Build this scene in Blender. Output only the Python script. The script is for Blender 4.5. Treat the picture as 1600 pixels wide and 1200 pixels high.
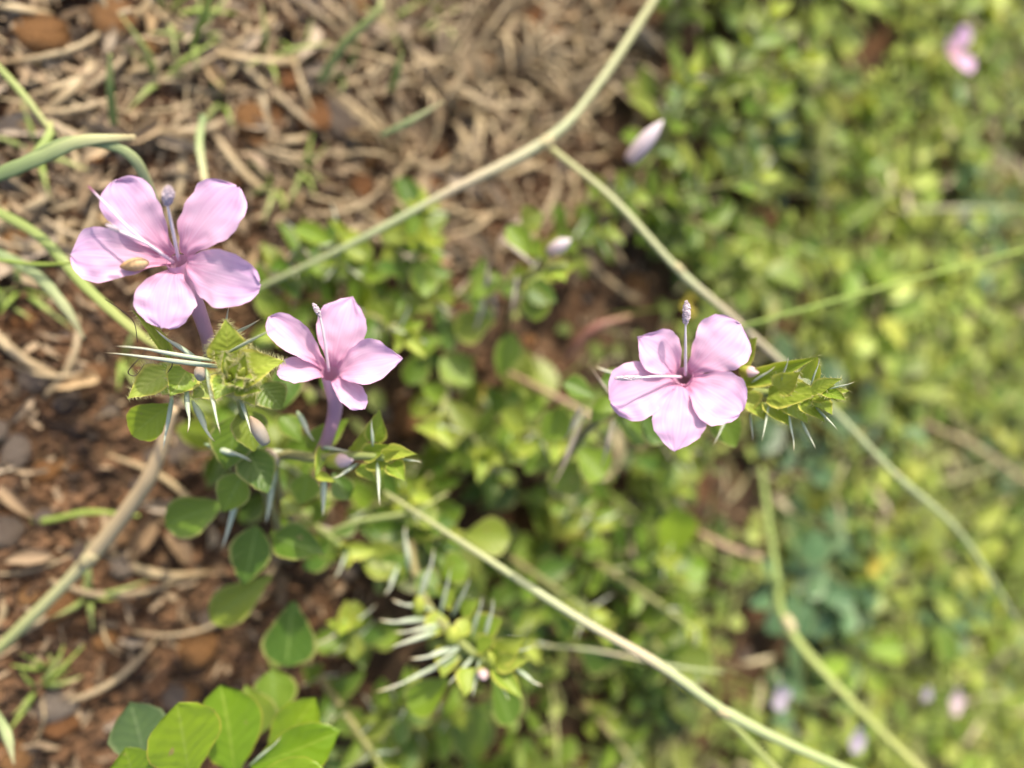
import bpy, bmesh, math, random
import numpy as np
from mathutils import Vector, Matrix, noise

random.seed(11)
for o in list(bpy.data.objects):
    bpy.data.objects.remove(o)
scene = bpy.context.scene
col = scene.collection

# ------------------------------------------------------------------ camera
H = 0.32                      # phone held 32 cm above the ground
DEP = math.radians(60)        # looking down at 60 degrees, phone turned on its side
FPX = 1156.0                  # focal length in photo pixels (26 mm equivalent)
CAM = Vector((0, 0, H))
FWD = Vector((0, math.cos(DEP), -math.sin(DEP)))
RGT = Vector((0, math.sin(DEP), math.cos(DEP)))
DWN = Vector((1, 0, 0))
cam = bpy.data.cameras.new('camera')
cam.sensor_width = 36
cam.lens = 36 * FPX / 1600
cam.clip_start = 0.005
cam.clip_end = 200
cam.dof.use_dof = True
cam.dof.focus_distance = 0.171
cam.dof.aperture_fstop = 4.5
camo = bpy.data.objects.new('camera', cam)
col.objects.link(camo)
m = Matrix.Identity(4)
for i in range(3):
    m[i][0] = RGT[i]; m[i][1] = -DWN[i]; m[i][2] = -FWD[i]; m[i][3] = CAM[i]
camo.matrix_world = m
scene.camera = camo

# ------------------------------------------------------------------ light
TOSUN = Vector((-0.70, -0.04, 0.70)).normalized()
el = math.asin(TOSUN.z)
world = bpy.data.worlds.new('World')
scene.world = world
world.use_nodes = True
wn = world.node_tree.nodes; wl = world.node_tree.links
sky = wn.new('ShaderNodeTexSky')
sky.sky_type = 'NISHITA'
sky.sun_disc = False
sky.dust_density = 4.0
sky.air_density = 0.8
sky.sun_elevation = el
sky.sun_rotation = math.atan2(TOSUN.x, TOSUN.y)
bg = wn['Background']
bg.inputs['Strength'].default_value = 0.15
wl.new(sky.outputs[0], bg.inputs['Color'])
sd = bpy.data.lights.new('sun', 'SUN')
sd.energy = 3.1
sd.angle = math.radians(0.6)
sd.color = (1.0, 0.90, 0.74)
sun = bpy.data.objects.new('sun', sd)
col.objects.link(sun)
sun.rotation_euler = TOSUN.to_track_quat('Z', 'Y').to_euler()
sun.location = (-2, 0.5, 3)
vs = scene.view_settings
vs.view_transform = 'Standard'
vs.look = 'None'
vs.exposure = 1.0
vs.gamma = 1
vs.use_curve_mapping = False
scene.render.engine = 'CYCLES'
scene.cycles.max_bounces = 6
scene.cycles.transparent_max_bounces = 4

# ------------------------------------------------------------------ geometry helpers
NEARER = [1.0]
def P(px, py, d):
    d *= NEARER[0]
    return CAM + d * (FWD + RGT * ((px - 800) / FPX) + DWN * ((py - 600) / FPX))
def gz(x, y):
    v = Vector((x, y, 0))
    a = noise.noise(v * 9) * 0.007 + noise.noise(v * 34 + Vector((3, 1, 0))) * 0.0046
    return a + abs(noise.noise(v * 95 + Vector((7, 5, 2)))) * 0.0034 - 0.002
def G(px, py, lift=0.0):
    d = H / (math.sin(DEP) - math.cos(DEP) * (px - 800) / FPX)
    p = P(px, py, d)
    p.z = gz(p.x, p.y) + lift
    return p
def topix(p):
    q = p - CAM
    d = q.dot(FWD)
    if d < 0.01: return (-9999, -9999, d)
    return (800 + FPX * q.dot(RGT) / d, 600 + FPX * q.dot(DWN) / d, d)
UP = Vector((0, 0, 1))

def lerp_tab(tab, s):
    for (a, va), (b, vb) in zip(tab, tab[1:]):
        if s <= b:
            k = (s - a) / (b - a)
            k = k * k * (3 - 2 * k) * 0.5 + k * 0.5
            return va + (vb - va) * k
    return tab[-1][1]
PROF = {
 'petal': [(0, .20), (.15, .34), (.35, .70), (.55, .94), (.7, 1), (.84, .90), (.93, .66), (.98, .36), (1, .12)],
 'petal_wide': [(0, .22), (.15, .45), (.35, .82), (.55, 1), (.7, .98), (.85, .78), (.95, .5), (1, .2)],
 'petal_point': [(0, .2), (.15, .42), (.35, .80), (.5, .98), (.62, 1), (.76, .86), (.9, .46), (.97, .17), (1, .02)],
 'petal_narrow': [(0, .35), (.2, .6), (.45, .9), (.65, 1), (.85, .85), (.95, .55), (1, .2)],
 'obovate': [(0, .10), (.1, .26), (.3, .62), (.5, .92), (.65, 1), (.8, .88), (.92, .52), (.98, .2), (1, .03)],
 'ovate': [(0, .12), (.1, .5), (.25, .88), (.4, 1), (.6, .88), (.8, .5), (.93, .2), (1, .01)],
 'round': [(0, .15), (.1, .5), (.3, .9), (.5, 1), (.7, .93), (.85, .7), (.95, .38), (1, .06)],
 'bract': [(0, .5), (.15, .85), (.3, 1), (.5, .86), (.7, .52), (.85, .24), (.95, .07), (1, .01)],
 'grass': [(0, .7), (.2, 1), (.6, .85), (.85, .5), (1, .03)],
 'lance': [(0, .15), (.2, .7), (.4, 1), (.6, .9), (.85, .4), (1, .02)],
}
def mesh_from(name, verts, faces, uvs, mat, smooth=True):
    me = bpy.data.meshes.new(name)
    me.from_pydata(verts, [], faces)
    if uvs is not None:
        ul = me.uv_layers.new(name='UVMap')
        li = np.empty(len(me.loops), dtype=np.int32)
        me.loops.foreach_get('vertex_index', li)
        ul.data.foreach_set('uv', np.asarray(uvs, dtype=np.float32)[li].ravel())
    if smooth:
        me.polygons.foreach_set('use_smooth', [True] * len(me.polygons))
    me.materials.append(mat)
    return me
def sheet(prof, nu, nv, cup=0.15, bend=0.1, ripple=0.0, curl=0.0, fold=0.0, seed=0, notch=0.0, twist=0.0, erose=0.0):
    """unit sheet: length along Y 0..1, width along X -.5...5, relief along Z"""
    tab = PROF[prof]
    V, U, Fc = [], [], []
    off = Vector((seed * 3.17, seed * 1.3, seed * 7.7))
    for i in range(nu + 1):
        s = i / nu
        s = s * 0.6 + 0.4 * (1 - math.cos(s * math.pi)) / 2
        w = lerp_tab(tab, s)
        for j in range(nv + 1):
            t = -1 + 2 * j / nv
            edge = noise.noise(Vector((s * 4.5, t * 1.5, 0)) + off)
            x = 0.5 * t * w * (1 + 0.07 * edge * abs(t)) + 0.02 * math.sin(s * 3 + seed)
            z = cup * 0.5 * t * t * w + fold * abs(t) * w * 0.5 + bend * 4 * s * (1 - s) * 0.25 * 4 * 0.25
            z += curl * s * s
            z += ripple * abs(t) * noise.noise(Vector((s * 6, t * 2.3, 9)) + off)
            z += twist * t * s
            y = s - notch * (1 - abs(t)) * (s > 0.9) * (s - 0.9) * 6 + 0.02 * edge * s
            if erose:
                er = erose * noise.noise(Vector((s * 13, t * 5, seed * 1.7)))
                x *= 1 + er * abs(t) ** 3; y += er * .6 * max(0, s - .8) * 5 * (.4 + .6 * abs(math.sin(t * 3 + seed)))
                z += .018 * noise.noise(Vector((s * 2.5, t * 1.6, seed * 2.3))) * s
            V.append((x, y, z)); U.append((j / nv, s))
    for i in range(nu):
        for j in range(nv):
            a = i * (nv + 1) + j
            Fc.append((a, a + 1, a + nv + 2, a + nv + 1))
    return V, Fc, U
def sheet_mesh(name, mat, *a, **k):
    V, F, U = sheet(*a, **k)
    return mesh_from(name, V, F, U, mat)
def catmull(pts, n):
    pts = [Vector(p) for p in pts]
    if len(pts) == 2: return [pts[0].lerp(pts[1], i / n) for i in range(n + 1)]
    ext = [pts[0] * 2 - pts[1]] + pts + [pts[-1] * 2 - pts[-2]]
    out = []
    for i in range(n + 1):
        u = i / n * (len(pts) - 1)
        k = min(int(u), len(pts) - 2); t = u - k
        a, b, c, d = ext[k], ext[k + 1], ext[k + 2], ext[k + 3]
        out.append(0.5 * ((2 * b) + (c - a) * t + (2 * a - 5 * b + 4 * c - d) * t * t + (3 * b - a - 3 * c + d) * t ** 3))
    return out
def tube_data(pts, radii, seg=7, n=None, flat=1.0):
    n = n or max(6, 4 * (len(pts) - 1))
    c = catmull(pts, n)
    V, F, U = [], [], []
    prev = None
    for i, p in enumerate(c):
        s = i / n
        t = (c[min(i + 1, n)] - c[max(i - 1, 0)])
        t = t.normalized() if t.length > 1e-9 else Vector((0, 0, 1))
        ref = prev if prev is not None else (UP if abs(t.z) < .9 else Vector((1, 0, 0)))
        b = (ref - t * ref.dot(t)).normalized(); prev = b
        a = t.cross(b)
        r = radii(s) if callable(radii) else lerp_tab([(k / (len(radii) - 1), v) for k, v in enumerate(radii)], s)
        for j in range(seg):
            th = 2 * math.pi * j / seg
            V.append(tuple(p + a * math.cos(th) * r + b * math.sin(th) * r * flat)); U.append((j / seg, s))
    for i in range(n):
        for j in range(seg):
            k = (j + 1) % seg
            F.append((i * seg + j, i * seg + k, (i + 1) * seg + k, (i + 1) * seg + j))
    F.append(tuple(range(seg - 1, -1, -1))); F.append(tuple(n * seg + j for j in range(seg)))
    return V, F, U

# ------------------------------------------------------------------ object helpers
def thing(name, label, cat, loc, group=None):
    o = bpy.data.objects.new(name, None)
    o.empty_display_size = 0.005
    col.objects.link(o); o.location = loc
    o['label'] = label; o['category'] = cat
    if group: o['group'] = group
    return o
def tag(o, label, cat, group=None):
    o['label'] = label; o['category'] = cat
    if group: o['group'] = group
    return o
WORLDLOC = {}
def wloc(o):
    return WORLDLOC.get(o.name, Vector(o.location)) if o is not None else Vector((0, 0, 0))
def put_world(name, V, F, U, mat, root=None, origin=None):
    """mesh given in world coordinates; child of root, or top-level with its origin at origin"""
    org = wloc(root) if root is not None else Vector(origin if origin is not None else V[0])
    V = [tuple(Vector(v) - org) for v in V]
    o = bpy.data.objects.new(name, mesh_from(name, V, F, U, mat))
    col.objects.link(o)
    if root is not None: o.parent = root
    else: o.location = org
    WORLDLOC[o.name] = org
    return o
def axes(B, T, N, w, rnd=False):
    Y = T - B
    L = Y.length
    y = Y / L
    x = y.cross(N)
    if x.length < 1e-6: x = y.cross(Vector((1, 0.1, 0)))
    x.normalize()
    z = x.cross(y)
    M = Matrix.Identity(4)
    for i in range(3):
        M[i][0] = x[i] * w; M[i][1] = y[i] * L; M[i][2] = z[i] * (w if rnd else L * 0.6 + w * 0.4); M[i][3] = B[i]
    return M
def inst(name, me, B, T, N, w, root=None, rnd=False):
    """object that shares a unit mesh: base at B, tip at T, normal N, width w"""
    o = bpy.data.objects.new(name, me)
    col.objects.link(o)
    M = axes(B, T, N, w, rnd)
    if root is not None:
        o.parent = root
        M = Matrix.Translation(-wloc(root)) @ M
    o.matrix_basis = M
    return o
def rv(a=1.0):
    return Vector((random.uniform(-a, a), random.uniform(-a, a), random.uniform(-a, a)))

# ------------------------------------------------------------------ materials
def mat_new(name):
    m = bpy.data.materials.new(name); m.use_nodes = True
    nt = m.node_tree
    for n in list(nt.nodes): nt.nodes.remove(n)
    return m, nt
class NT:
    def __init__(s, nt): s.nt = nt
    def n(s, t, **k):
        x = s.nt.nodes.new(t)
        for a, b in k.items(): setattr(x, a, b)
        return x
    def l(s, a, b): s.nt.links.new(a, b)
    def val(s, sock, v):
        if hasattr(v, 'is_output') or isinstance(v, bpy.types.NodeSocket): s.l(v, sock)
        else: sock.default_value = v
    def math(s, op, a, b=0.0, clamp=False):
        x = s.n('ShaderNodeMath', operation=op, use_clamp=clamp)
        s.val(x.inputs[0], a); s.val(x.inputs[1], b)
        return x.outputs[0]
    def mix(s, fac, a, b, mode='MIX'):
        x = s.n('ShaderNodeMix', data_type='RGBA', blend_type=mode)
        s.val(x.inputs[0], fac)
        s.val(x.inputs[6], a if not isinstance(a, tuple) else (*a, 1)); s.val(x.inputs[7], b if not isinstance(b, tuple) else (*b, 1))
        return x.outputs[2]
    def noise(s, scale, vec=None, detail=3, rough=.55):
        x = s.n('ShaderNodeTexNoise'); x.inputs['Scale'].default_value = scale
        x.inputs['Detail'].default_value = detail; x.inputs['Roughness'].default_value = rough
        if vec is not None: s.l(vec, x.inputs['Vector'])
        return x.outputs[0]
    def ramp(s, fac, stops):
        x = s.n('ShaderNodeValToRGB')
        e = x.color_ramp.elements
        while len(e) < len(stops): e.new(0.5)
        for k, (p, c) in enumerate(stops):
            e[k].position = p; e[k].color = (*c, 1) if len(c) == 3 else c
        s.val(x.inputs[0], fac)
        return x.outputs[0]
    def smooth(s, v, a, b):
        x = s.n('ShaderNodeMapRange', interpolation_type='SMOOTHSTEP')
        s.val(x.inputs[0], v); x.inputs[1].default_value = a; x.inputs[2].default_value = b
        return x.outputs[0]
def finish(m, T, colr, trans=0.35, tcol=None, rough=.5, spec=.4, bump=None, bstr=.2, bdist=.0003, sheen=0.0):
    p = T.n('ShaderNodeBsdfPrincipled')
    T.val(p.inputs['Base Color'], colr if not isinstance(colr, tuple) else (*colr, 1))
    p.inputs['Roughness'].default_value = rough
    p.inputs['Specular IOR Level'].default_value = spec
    if sheen: p.inputs['Sheen Weight'].default_value = sheen
    if bump is not None:
        b = T.n('ShaderNodeBump'); b.inputs['Strength'].default_value = bstr; b.inputs['Distance'].default_value = bdist
        T.l(bump, b.inputs['Height']); T.l(b.outputs[0], p.inputs['Normal'])
    out = T.n('ShaderNodeOutputMaterial')
    if trans > 0:
        t = T.n('ShaderNodeBsdfTranslucent')
        T.val(t.inputs['Color'], tcol if tcol is not None else colr)
        mx = T.n('ShaderNodeMixShader'); mx.inputs[0].default_value = trans
        T.l(p.outputs[0], mx.inputs[1]); T.l(t.outputs[0], mx.inputs[2])
        T.l(mx.outputs[0], out.inputs['Surface'])
    else:
        T.l(p.outputs[0], out.inputs['Surface'])
    return m
def uvparts(T):
    uv = T.n('ShaderNodeUVMap').outputs[0]
    sp = T.n('ShaderNodeSeparateXYZ'); T.l(uv, sp.inputs[0])
    u, v = sp.outputs[0], sp.outputs[1]
    t = T.math('ABSOLUTE', T.math('SUBTRACT', T.math('MULTIPLY', u, 2.0), 1.0))   # 0 midrib, 1 margin
    return uv, u, v, t
def mat_petal():
    m, nt = mat_new('petal'); T = NT(nt)
    uv, u, v, t = uvparts(T)
    mp = T.n('ShaderNodeMapping'); T.l(uv, mp.inputs[0]); mp.inputs['Scale'].default_value = (26, 1.8, 1)
    oi = T.n('ShaderNodeObjectInfo').outputs['Random']
    streak = T.noise(1.0, mp.outputs[0], 3, .6)
    blot = T.noise(300, T.n('ShaderNodeTexCoord').outputs['Object'], 2)
    c = T.mix(T.smooth(v, 0.02, 0.55), (0.66, 0.27, 0.42), (0.71, 0.455, 0.61))
    c = T.mix(T.smooth(v, 0.45, 1.0), c, (0.66, 0.42, 0.66))
    c = T.mix(T.math('MULTIPLY', T.smooth(streak, .45, .66), .55), c, (0.76, 0.55, 0.72))
    c = T.mix(T.math('MULTIPLY', T.smooth(streak, .46, .30), .36), c, (0.58, 0.27, 0.54))
    c = T.mix(T.math('MULTIPLY', T.smooth(blot, .50, .75), .28), c, (0.60, 0.34, 0.66))
    c = T.mix(T.math('MULTIPLY', T.smooth(T.noise(1500, T.n('ShaderNodeTexCoord').outputs['Object'], 1), .74, .80), .35), c, (0.42, 0.25, 0.40))
    c = T.mix(T.math('MULTIPLY', oi, .2), c, (0.68, 0.37, 0.60))
    return finish(m, T, c, trans=.30, rough=.6, spec=.25, bump=streak, bstr=.35, bdist=.0004, sheen=.15)
def mat_leaf(name, dark, light, margin, veincol, trans=.34, mg=(.84, .95), rough=.42, yel=(0.30, 0.30, 0.05), spots=True, yamt=.45):
    m, nt = mat_new(name); T = NT(nt)
    uv, u, v, t = uvparts(T)
    oi = T.n('ShaderNodeObjectInfo').outputs['Random']
    tc = T.n('ShaderNodeTexCoord').outputs['Object']
    big = T.noise(2.4, tc, 3)
    c = T.mix(T.smooth(T.math('ADD', T.math('MULTIPLY', oi, .75), T.math('MULTIPLY', big, .35)), .15, .95), dark, light)
    c = T.mix(T.math('MULTIPLY', T.smooth(T.math('FRACT', T.math('MULTIPLY', oi, 7.3)), .6, 1.0), yamt), c, yel)
    side = T.math('SINE', T.math('MULTIPLY', T.math('SUBTRACT', v, T.math('MULTIPLY', t, .32)), 40.0))
    veins = T.math('MULTIPLY', T.smooth(side, .80, 1.0), .12)
    c = T.mix(veins, c, veincol)
    c = T.mix(T.math('MULTIPLY', T.smooth(t, .07, .02), .6), c, veincol)
    c = T.mix(T.math('MULTIPLY', T.smooth(t, *mg), .85), c, margin)
    if spots:
        sp = T.noise(5.5, tc, 1)
        c = T.mix(T.math('MULTIPLY', T.smooth(sp, .70, .76), .7), c, (0.30, 0.19, 0.10))
    hgt = T.math('ADD', T.math('MULTIPLY', side, .3), T.noise(14, tc, 3))
    tint = T.n('ShaderNodeObjectInfo').outputs['Color']
    c = T.mix(1.0, c, tint, 'MULTIPLY')
    tc2 = T.mix(.5, c, T.mix(1.0, (0.40, 0.46, 0.02), tint, 'MULTIPLY'))
    return finish(m, T, c, trans=trans, tcol=tc2, rough=rough, spec=.45, bump=hgt, bstr=.25, bdist=.0006)
def mat_grad(name, stops, trans=.1, rough=.5, nscale=40, namt=.25, rnd=.3, rcol=(.3, .22, .12), stretch=None):
    """colour along the length of the piece, with grain and a shift from piece to piece"""
    m, nt = mat_new(name); T = NT(nt)
    uv, u, v, t = uvparts(T)
    oi = T.n('ShaderNodeObjectInfo').outputs['Random']
    mp = T.n('ShaderNodeMapping'); T.l(uv, mp.inputs[0]); mp.inputs['Scale'].default_value = stretch or (8, 3, 1)
    ad = T.n('ShaderNodeVectorMath', operation='ADD'); T.l(mp.outputs[0], ad.inputs[0])
    cb = T.n('ShaderNodeCombineXYZ'); T.l(T.math('MULTIPLY', oi, 50.0), cb.inputs[0]); T.l(cb.outputs[0], ad.inputs[1])
    g = T.noise(nscale / 40, ad.outputs[0], 4)
    c = T.ramp(T.math('ADD', v, T.math('MULTIPLY', T.math('SUBTRACT', g, .5), .25)), stops)
    c = T.mix(T.math('MULTIPLY', T.smooth(g, .5, .72), namt), c, rcol)
    c = T.mix(T.math('MULTIPLY', oi, rnd), c, rcol)
    return finish(m, T, c, trans=trans, rough=rough, spec=.35, bump=g, bstr=.3, bdist=.0005)
def mat_litter(name, cols, trans=.12):
    m, nt = mat_new(name); T = NT(nt)
    uv, u, v, t = uvparts(T)
    oi = T.n('ShaderNodeObjectInfo').outputs['Random']
    mp = T.n('ShaderNodeMapping'); T.l(uv, mp.inputs[0]); mp.inputs['Scale'].default_value = (9, 1.4, 1)
    g = T.noise(1.3, mp.outputs[0], 4)
    c = T.ramp(oi, [(i / (len(cols) - 1), c) for i, c in enumerate(cols)])
    c = T.mix(T.math('MULTIPLY', T.smooth(g, .45, .7), .5), c, (0.13, 0.085, 0.05))
    c = T.mix(T.math('MULTIPLY', T.smooth(t, .10, .03), .4), c, (0.42, 0.32, 0.20))
    return finish(m, T, c, trans=trans, rough=.7, spec=.25, bump=g, bstr=.6, bdist=.001)
def mat_stone(name, cols):
    m, nt = mat_new(name); T = NT(nt)
    oi = T.n('ShaderNodeObjectInfo').outputs['Random']
    tc = T.n('ShaderNodeTexCoord').outputs['Object']
    g = T.noise(3.0, tc, 6, .65)
    c = T.ramp(oi, [(i / (len(cols) - 1), c) for i, c in enumerate(cols)])
    c = T.mix(T.math('MULTIPLY', T.smooth(g, .5, .75), .6), c, (0.15, 0.07, 0.03))
    g2 = T.noise(9, tc, 3)
    c = T.mix(T.math('MULTIPLY', T.smooth(g2, .58, .72), .35), c, (0.45, 0.30, 0.17))
    return finish(m, T, c, trans=0, rough=.85, spec=.2, bump=g, bstr=.9, bdist=.12)
def mat_soil():
    m, nt = mat_new('soil'); T = NT(nt)
    tc = T.n('ShaderNodeTexCoord').outputs['Object']
    a = T.noise(18, tc, 5, .6); b = T.noise(120, tc, 5, .65); c3 = T.noise(600, tc, 3)
    c = T.ramp(b, [(.36, (0.022, 0.015, 0.010)), (.48, (0.060, 0.038, 0.022)), (.58, (0.115, 0.070, 0.038)), (.70, (0.24, 0.165, 0.10))])
    c = T.mix(T.math('MULTIPLY', T.smooth(a, .45, .68), .6), c, (0.13, 0.060, 0.025))
    c = T.mix(T.math('MULTIPLY', T.smooth(a, .45, .3), .5), c, (0.055, 0.042, 0.030))
    c = T.mix(T.math('MULTIPLY', T.smooth(c3, .55, .75), .25), c, (0.28, 0.18, 0.10))
    hum = T.noise(26, tc, 3)
    c = T.mix(T.math('MULTIPLY', T.smooth(hum, .48, .66), .75), c, (0.022, 0.016, 0.011))
    h = T.math('ADD', b, T.math('MULTIPLY', c3, .4))
    return finish(m, T, c, trans=0, rough=.95, spec=.1, bump=h, bstr=1.0, bdist=.004)
def mat_plain(name, colr, trans=0, rough=.6, nscale=400, c2=None):
    m, nt = mat_new(name); T = NT(nt)
    g = T.noise(nscale, T.n('ShaderNodeTexCoord').outputs['Object'], 3)
    c = T.mix(T.smooth(g, .4, .7), colr, c2 or tuple(x * .7 for x in colr))
    return finish(m, T, c, trans=trans, rough=rough, bump=g, bstr=.3, bdist=.0003)

M_petal = mat_petal()
M_leaf = mat_leaf('leaf', (0.060, 0.130, 0.014), (0.175, 0.270, 0.022), (0.33, 0.33, 0.10), (0.19, 0.29, 0.07))
M_bright = mat_leaf('bright_leaf', (0.14, 0.26, 0.012), (0.23, 0.34, 0.016), (0.44, 0.36, 0.06), (0.27, 0.37, 0.05), trans=.4, mg=(.94, 1.0), yamt=.15)
M_bract = mat_leaf('bract', (0.20, 0.31, 0.03), (0.35, 0.43, 0.06), (0.58, 0.54, 0.12), (0.38, 0.43, 0.08), trans=.38, spots=False, yamt=.3, mg=(.74, .92))
M_mat = mat_leaf('weed_leaf', (0.13, 0.22, 0.030), (0.36, 0.43, 0.085), (0.42, 0.44, 0.12), (0.34, 0.39, 0.09), trans=.40, yel=(0.44, 0.40, 0.06), spots=False, yamt=.5)
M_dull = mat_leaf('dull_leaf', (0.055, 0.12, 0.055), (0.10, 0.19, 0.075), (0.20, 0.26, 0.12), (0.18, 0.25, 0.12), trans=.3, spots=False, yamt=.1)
M_spine = mat_grad('spine', [(0, (0.26, 0.36, 0.17)), (.25, (0.42, 0.49, 0.34)), (.75, (0.62, 0.63, 0.47)), (.9, (0.62, 0.52, 0.30)), (1, (0.30, 0.16, 0.09))], trans=.12, rnd=.25, rcol=(.36, .44, .36))
M_dryspine = mat_grad('dry_spine', [(0, (0.33, 0.30, 0.22)), (.5, (0.46, 0.40, 0.31)), (1, (0.36, 0.24, 0.15))], trans=.05, rnd=.2, rcol=(.3, .24, .18))
M_stem = mat_grad('stem', [(0, (0.22, 0.15, 0.085)), (.45, (0.22, 0.22, 0.09)), (1, (0.22, 0.31, 0.08))], trans=.05)
M_tube = mat_grad('corolla_tube', [(0, (0.30, 0.20, 0.16)), (.4, (0.44, 0.25, 0.32)), (1, (0.62, 0.36, 0.52))], trans=.2, namt=.1, rnd=.05)
M_fil = mat_grad('filament', [(0, (0.74, 0.48, 0.60)), (.3, (0.84, 0.74, 0.78)), (.93, (0.86, 0.80, 0.80)), (1, (0.66, 0.56, 0.60))], trans=.2, namt=.05, rnd=.02, rcol=(.8, .7, .75))
M_sty = mat_grad('style', [(0, (0.74, 0.5, 0.60)), (.6, (0.78, 0.66, 0.74)), (.86, (0.70, 0.52, 0.62)), (.93, (0.35, 0.12, 0.20)), (1, (0.22, 0.07, 0.13))], trans=.1, namt=.05, rnd=.02)
M_anth = mat_plain('anther', (0.56, 0.47, 0.50), nscale=3500, c2=(0.36, 0.29, 0.34), rough=1.0)
M_bud = mat_grad('bud', [(0, (0.30, 0.38, 0.04)), (.42, (0.42, 0.44, 0.07)), (.55, (0.66, 0.48, 0.46)), (1, (0.74, 0.56, 0.60))], trans=.25, namt=.1, rnd=.1)
M_gbud = mat_grad('green_bud', [(0, (0.26, 0.34, 0.04)), (1, (0.40, 0.45, 0.08))], trans=.25, namt=.1, rnd=.1, rcol=(.45, .42, .08))
M_pinkbud = mat_grad('pale_bud', [(0, (0.56, 0.42, 0.40)), (.5, (0.78, 0.66, 0.68)), (1, (0.84, 0.76, 0.78))], trans=.3, namt=.1, rnd=.1)
M_grass = mat_grad('grass_green', [(0, (0.20, 0.28, 0.06)), (.5, (0.27, 0.36, 0.085)), (1, (0.40, 0.42, 0.14))], trans=.25, rnd=.3, rcol=(.42, .40, .22))
M_culm = mat_grad('culm', [(0, (0.34, 0.35, 0.15)), (.3, (0.38, 0.42, 0.23)), (.48, (0.47, 0.39, 0.26)), (.55, (0.37, 0.43, 0.22)), (1, (0.34, 0.41, 0.16))], trans=.12, rnd=.12, rcol=(.46, .40, .26))
M_gculm = mat_grad('green_culm', [(0, (0.22, 0.32, 0.06)), (1, (0.30, 0.40, 0.07))], trans=.2, rnd=.1)
M_bluegrass = mat_grad('pale_blade', [(0, (0.20, 0.28, 0.11)), (.5, (0.36, 0.43, 0.19)), (.8, (0.54, 0.54, 0.28)), (1, (0.46, 0.38, 0.20))], trans=.25, rnd=.2, rcol=(.3, .34, .2))
M_straw = mat_grad('straw', [(0, (0.32, 0.23, 0.12)), (.5, (0.46, 0.36, 0.20)), (1, (0.36, 0.26, 0.14))], trans=.12, rnd=.5, rcol=(.24, .19, .13))
M_node = mat_plain('culm_joint', (0.42, 0.38, 0.20), c2=(0.34, 0.27, 0.15))
M_stalk = mat_grad('stalk', [(0, (0.34, 0.40, 0.14)), (.32, (0.48, 0.47, 0.24)), (.45, (0.48, 0.38, 0.22)), (1, (0.50, 0.37, 0.22))], trans=.1, rnd=.05)
M_twig = mat_grad('red_twig', [(0, (0.15, 0.07, 0.05)), (.6, (0.19, 0.075, 0.06)), (1, (0.26, 0.15, 0.08))], trans=0, rnd=.1)
M_btwig = mat_grad('brown_twig', [(0, (0.22, 0.13, 0.075)), (1, (0.38, 0.27, 0.17))], trans=0, rnd=.3)
M_litter = mat_litter('dead_leaf', [(0.46, 0.35, 0.22), (0.27, 0.19, 0.115), (0.56, 0.46, 0.33), (0.36, 0.30, 0.23), (0.52, 0.38, 0.21), (0.20, 0.125, 0.075)])
M_stoneo = mat_stone('orange_stone', [(0.40, 0.19, 0.065), (0.46, 0.25, 0.10), (0.33, 0.14, 0.05), (0.50, 0.31, 0.16)])
M_stoneg = mat_stone('grey_stone', [(0.30, 0.24, 0.19), (0.22, 0.17, 0.13), (0.40, 0.33, 0.26), (0.16, 0.12, 0.10)])
M_soil = mat_soil()
M_crumb = mat_plain('soil_crumb', (0.15, 0.080, 0.038), nscale=90, c2=(0.028, 0.019, 0.013), rough=.95)
M_larva = mat_grad('larva', [(0, (0.42, 0.24, 0.10)), (.3, (0.60, 0.38, 0.17)), (1, (0.68, 0.50, 0.27))], trans=.2, rnd=.02, stretch=(1, 14, 1))
M_hair = mat_plain('hair', (0.52, 0.50, 0.22), trans=.3, rough=.5)
M_thread = mat_plain('dark_thread', (0.07, 0.045, 0.03), rough=.6)
M_yellow = mat_plain('yellow_flower', (0.46, 0.38, 0.05), trans=.3)
M_pale = mat_plain('pale_flower', (0.58, 0.46, 0.48), trans=.3)
M_white = mat_plain('white_flower', (0.42, 0.37, 0.45), trans=.3)

# ------------------------------------------------------------------ ground sheet
def coords(lo, hi, step, far):
    a = list(np.arange(lo, hi + 1e-9, step))
    l, r, s = lo, hi, step
    L, R = [], []
    while l > -far:
        s *= 1.35; l -= s; r += s; L.append(l); R.append(r)
    return np.array(L[::-1] + a + R)
xs = coords(-0.42, 0.42, 0.0035, 40)
ys = coords(-0.20, 0.85, 0.0035, 40)
V = []
for y in ys:
    for x in xs:
        V.append((x, y, gz(x, y)))
nx, ny = len(xs), len(ys)
idx = np.arange(nx * ny).reshape(ny, nx)
F = np.stack([idx[:-1, :-1], idx[:-1, 1:], idx[1:, 1:], idx[1:, :-1]], -1).reshape(-1, 4).tolist()
go = bpy.data.objects.new('ground', mesh_from('ground', V, F, None, M_soil))
col.objects.link(go); go['kind'] = 'structure'

# where the soil lies bare and where green covers it (by ground position)
GAPS = [(950, 430, 60, 110), (1080, 770, 95, 60), (515, 950, 55, 170), (1180, 1000, 80, 80), (640, 640, 55, 45), (1010, 880, 50, 45), (830, 570, 90, 45), (1320, 60, 40, 50), (1550, 230, 60, 45), (1100, 600, 60, 50)]
def green(px, py):
    for gx, gy, rx, ry in GAPS:
        if ((px - gx) / rx) ** 2 + ((py - gy) / ry) ** 2 < 1: return -1
    if py < 340: e = 960 + (340 - py) * 0.05
    elif py < 620: e = 960 - (py - 340) * 1.9
    else: e = 430 - (py > 1000) * (py - 1000) * 0.5
    return (px - e) / 200.0
def soilspot(lo=-150, margin=0.4):
    while True:
        px = random.uniform(lo, 1250); py = random.uniform(-120, 1320)
        if green(px, py) < margin * random.random(): return px, py

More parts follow.
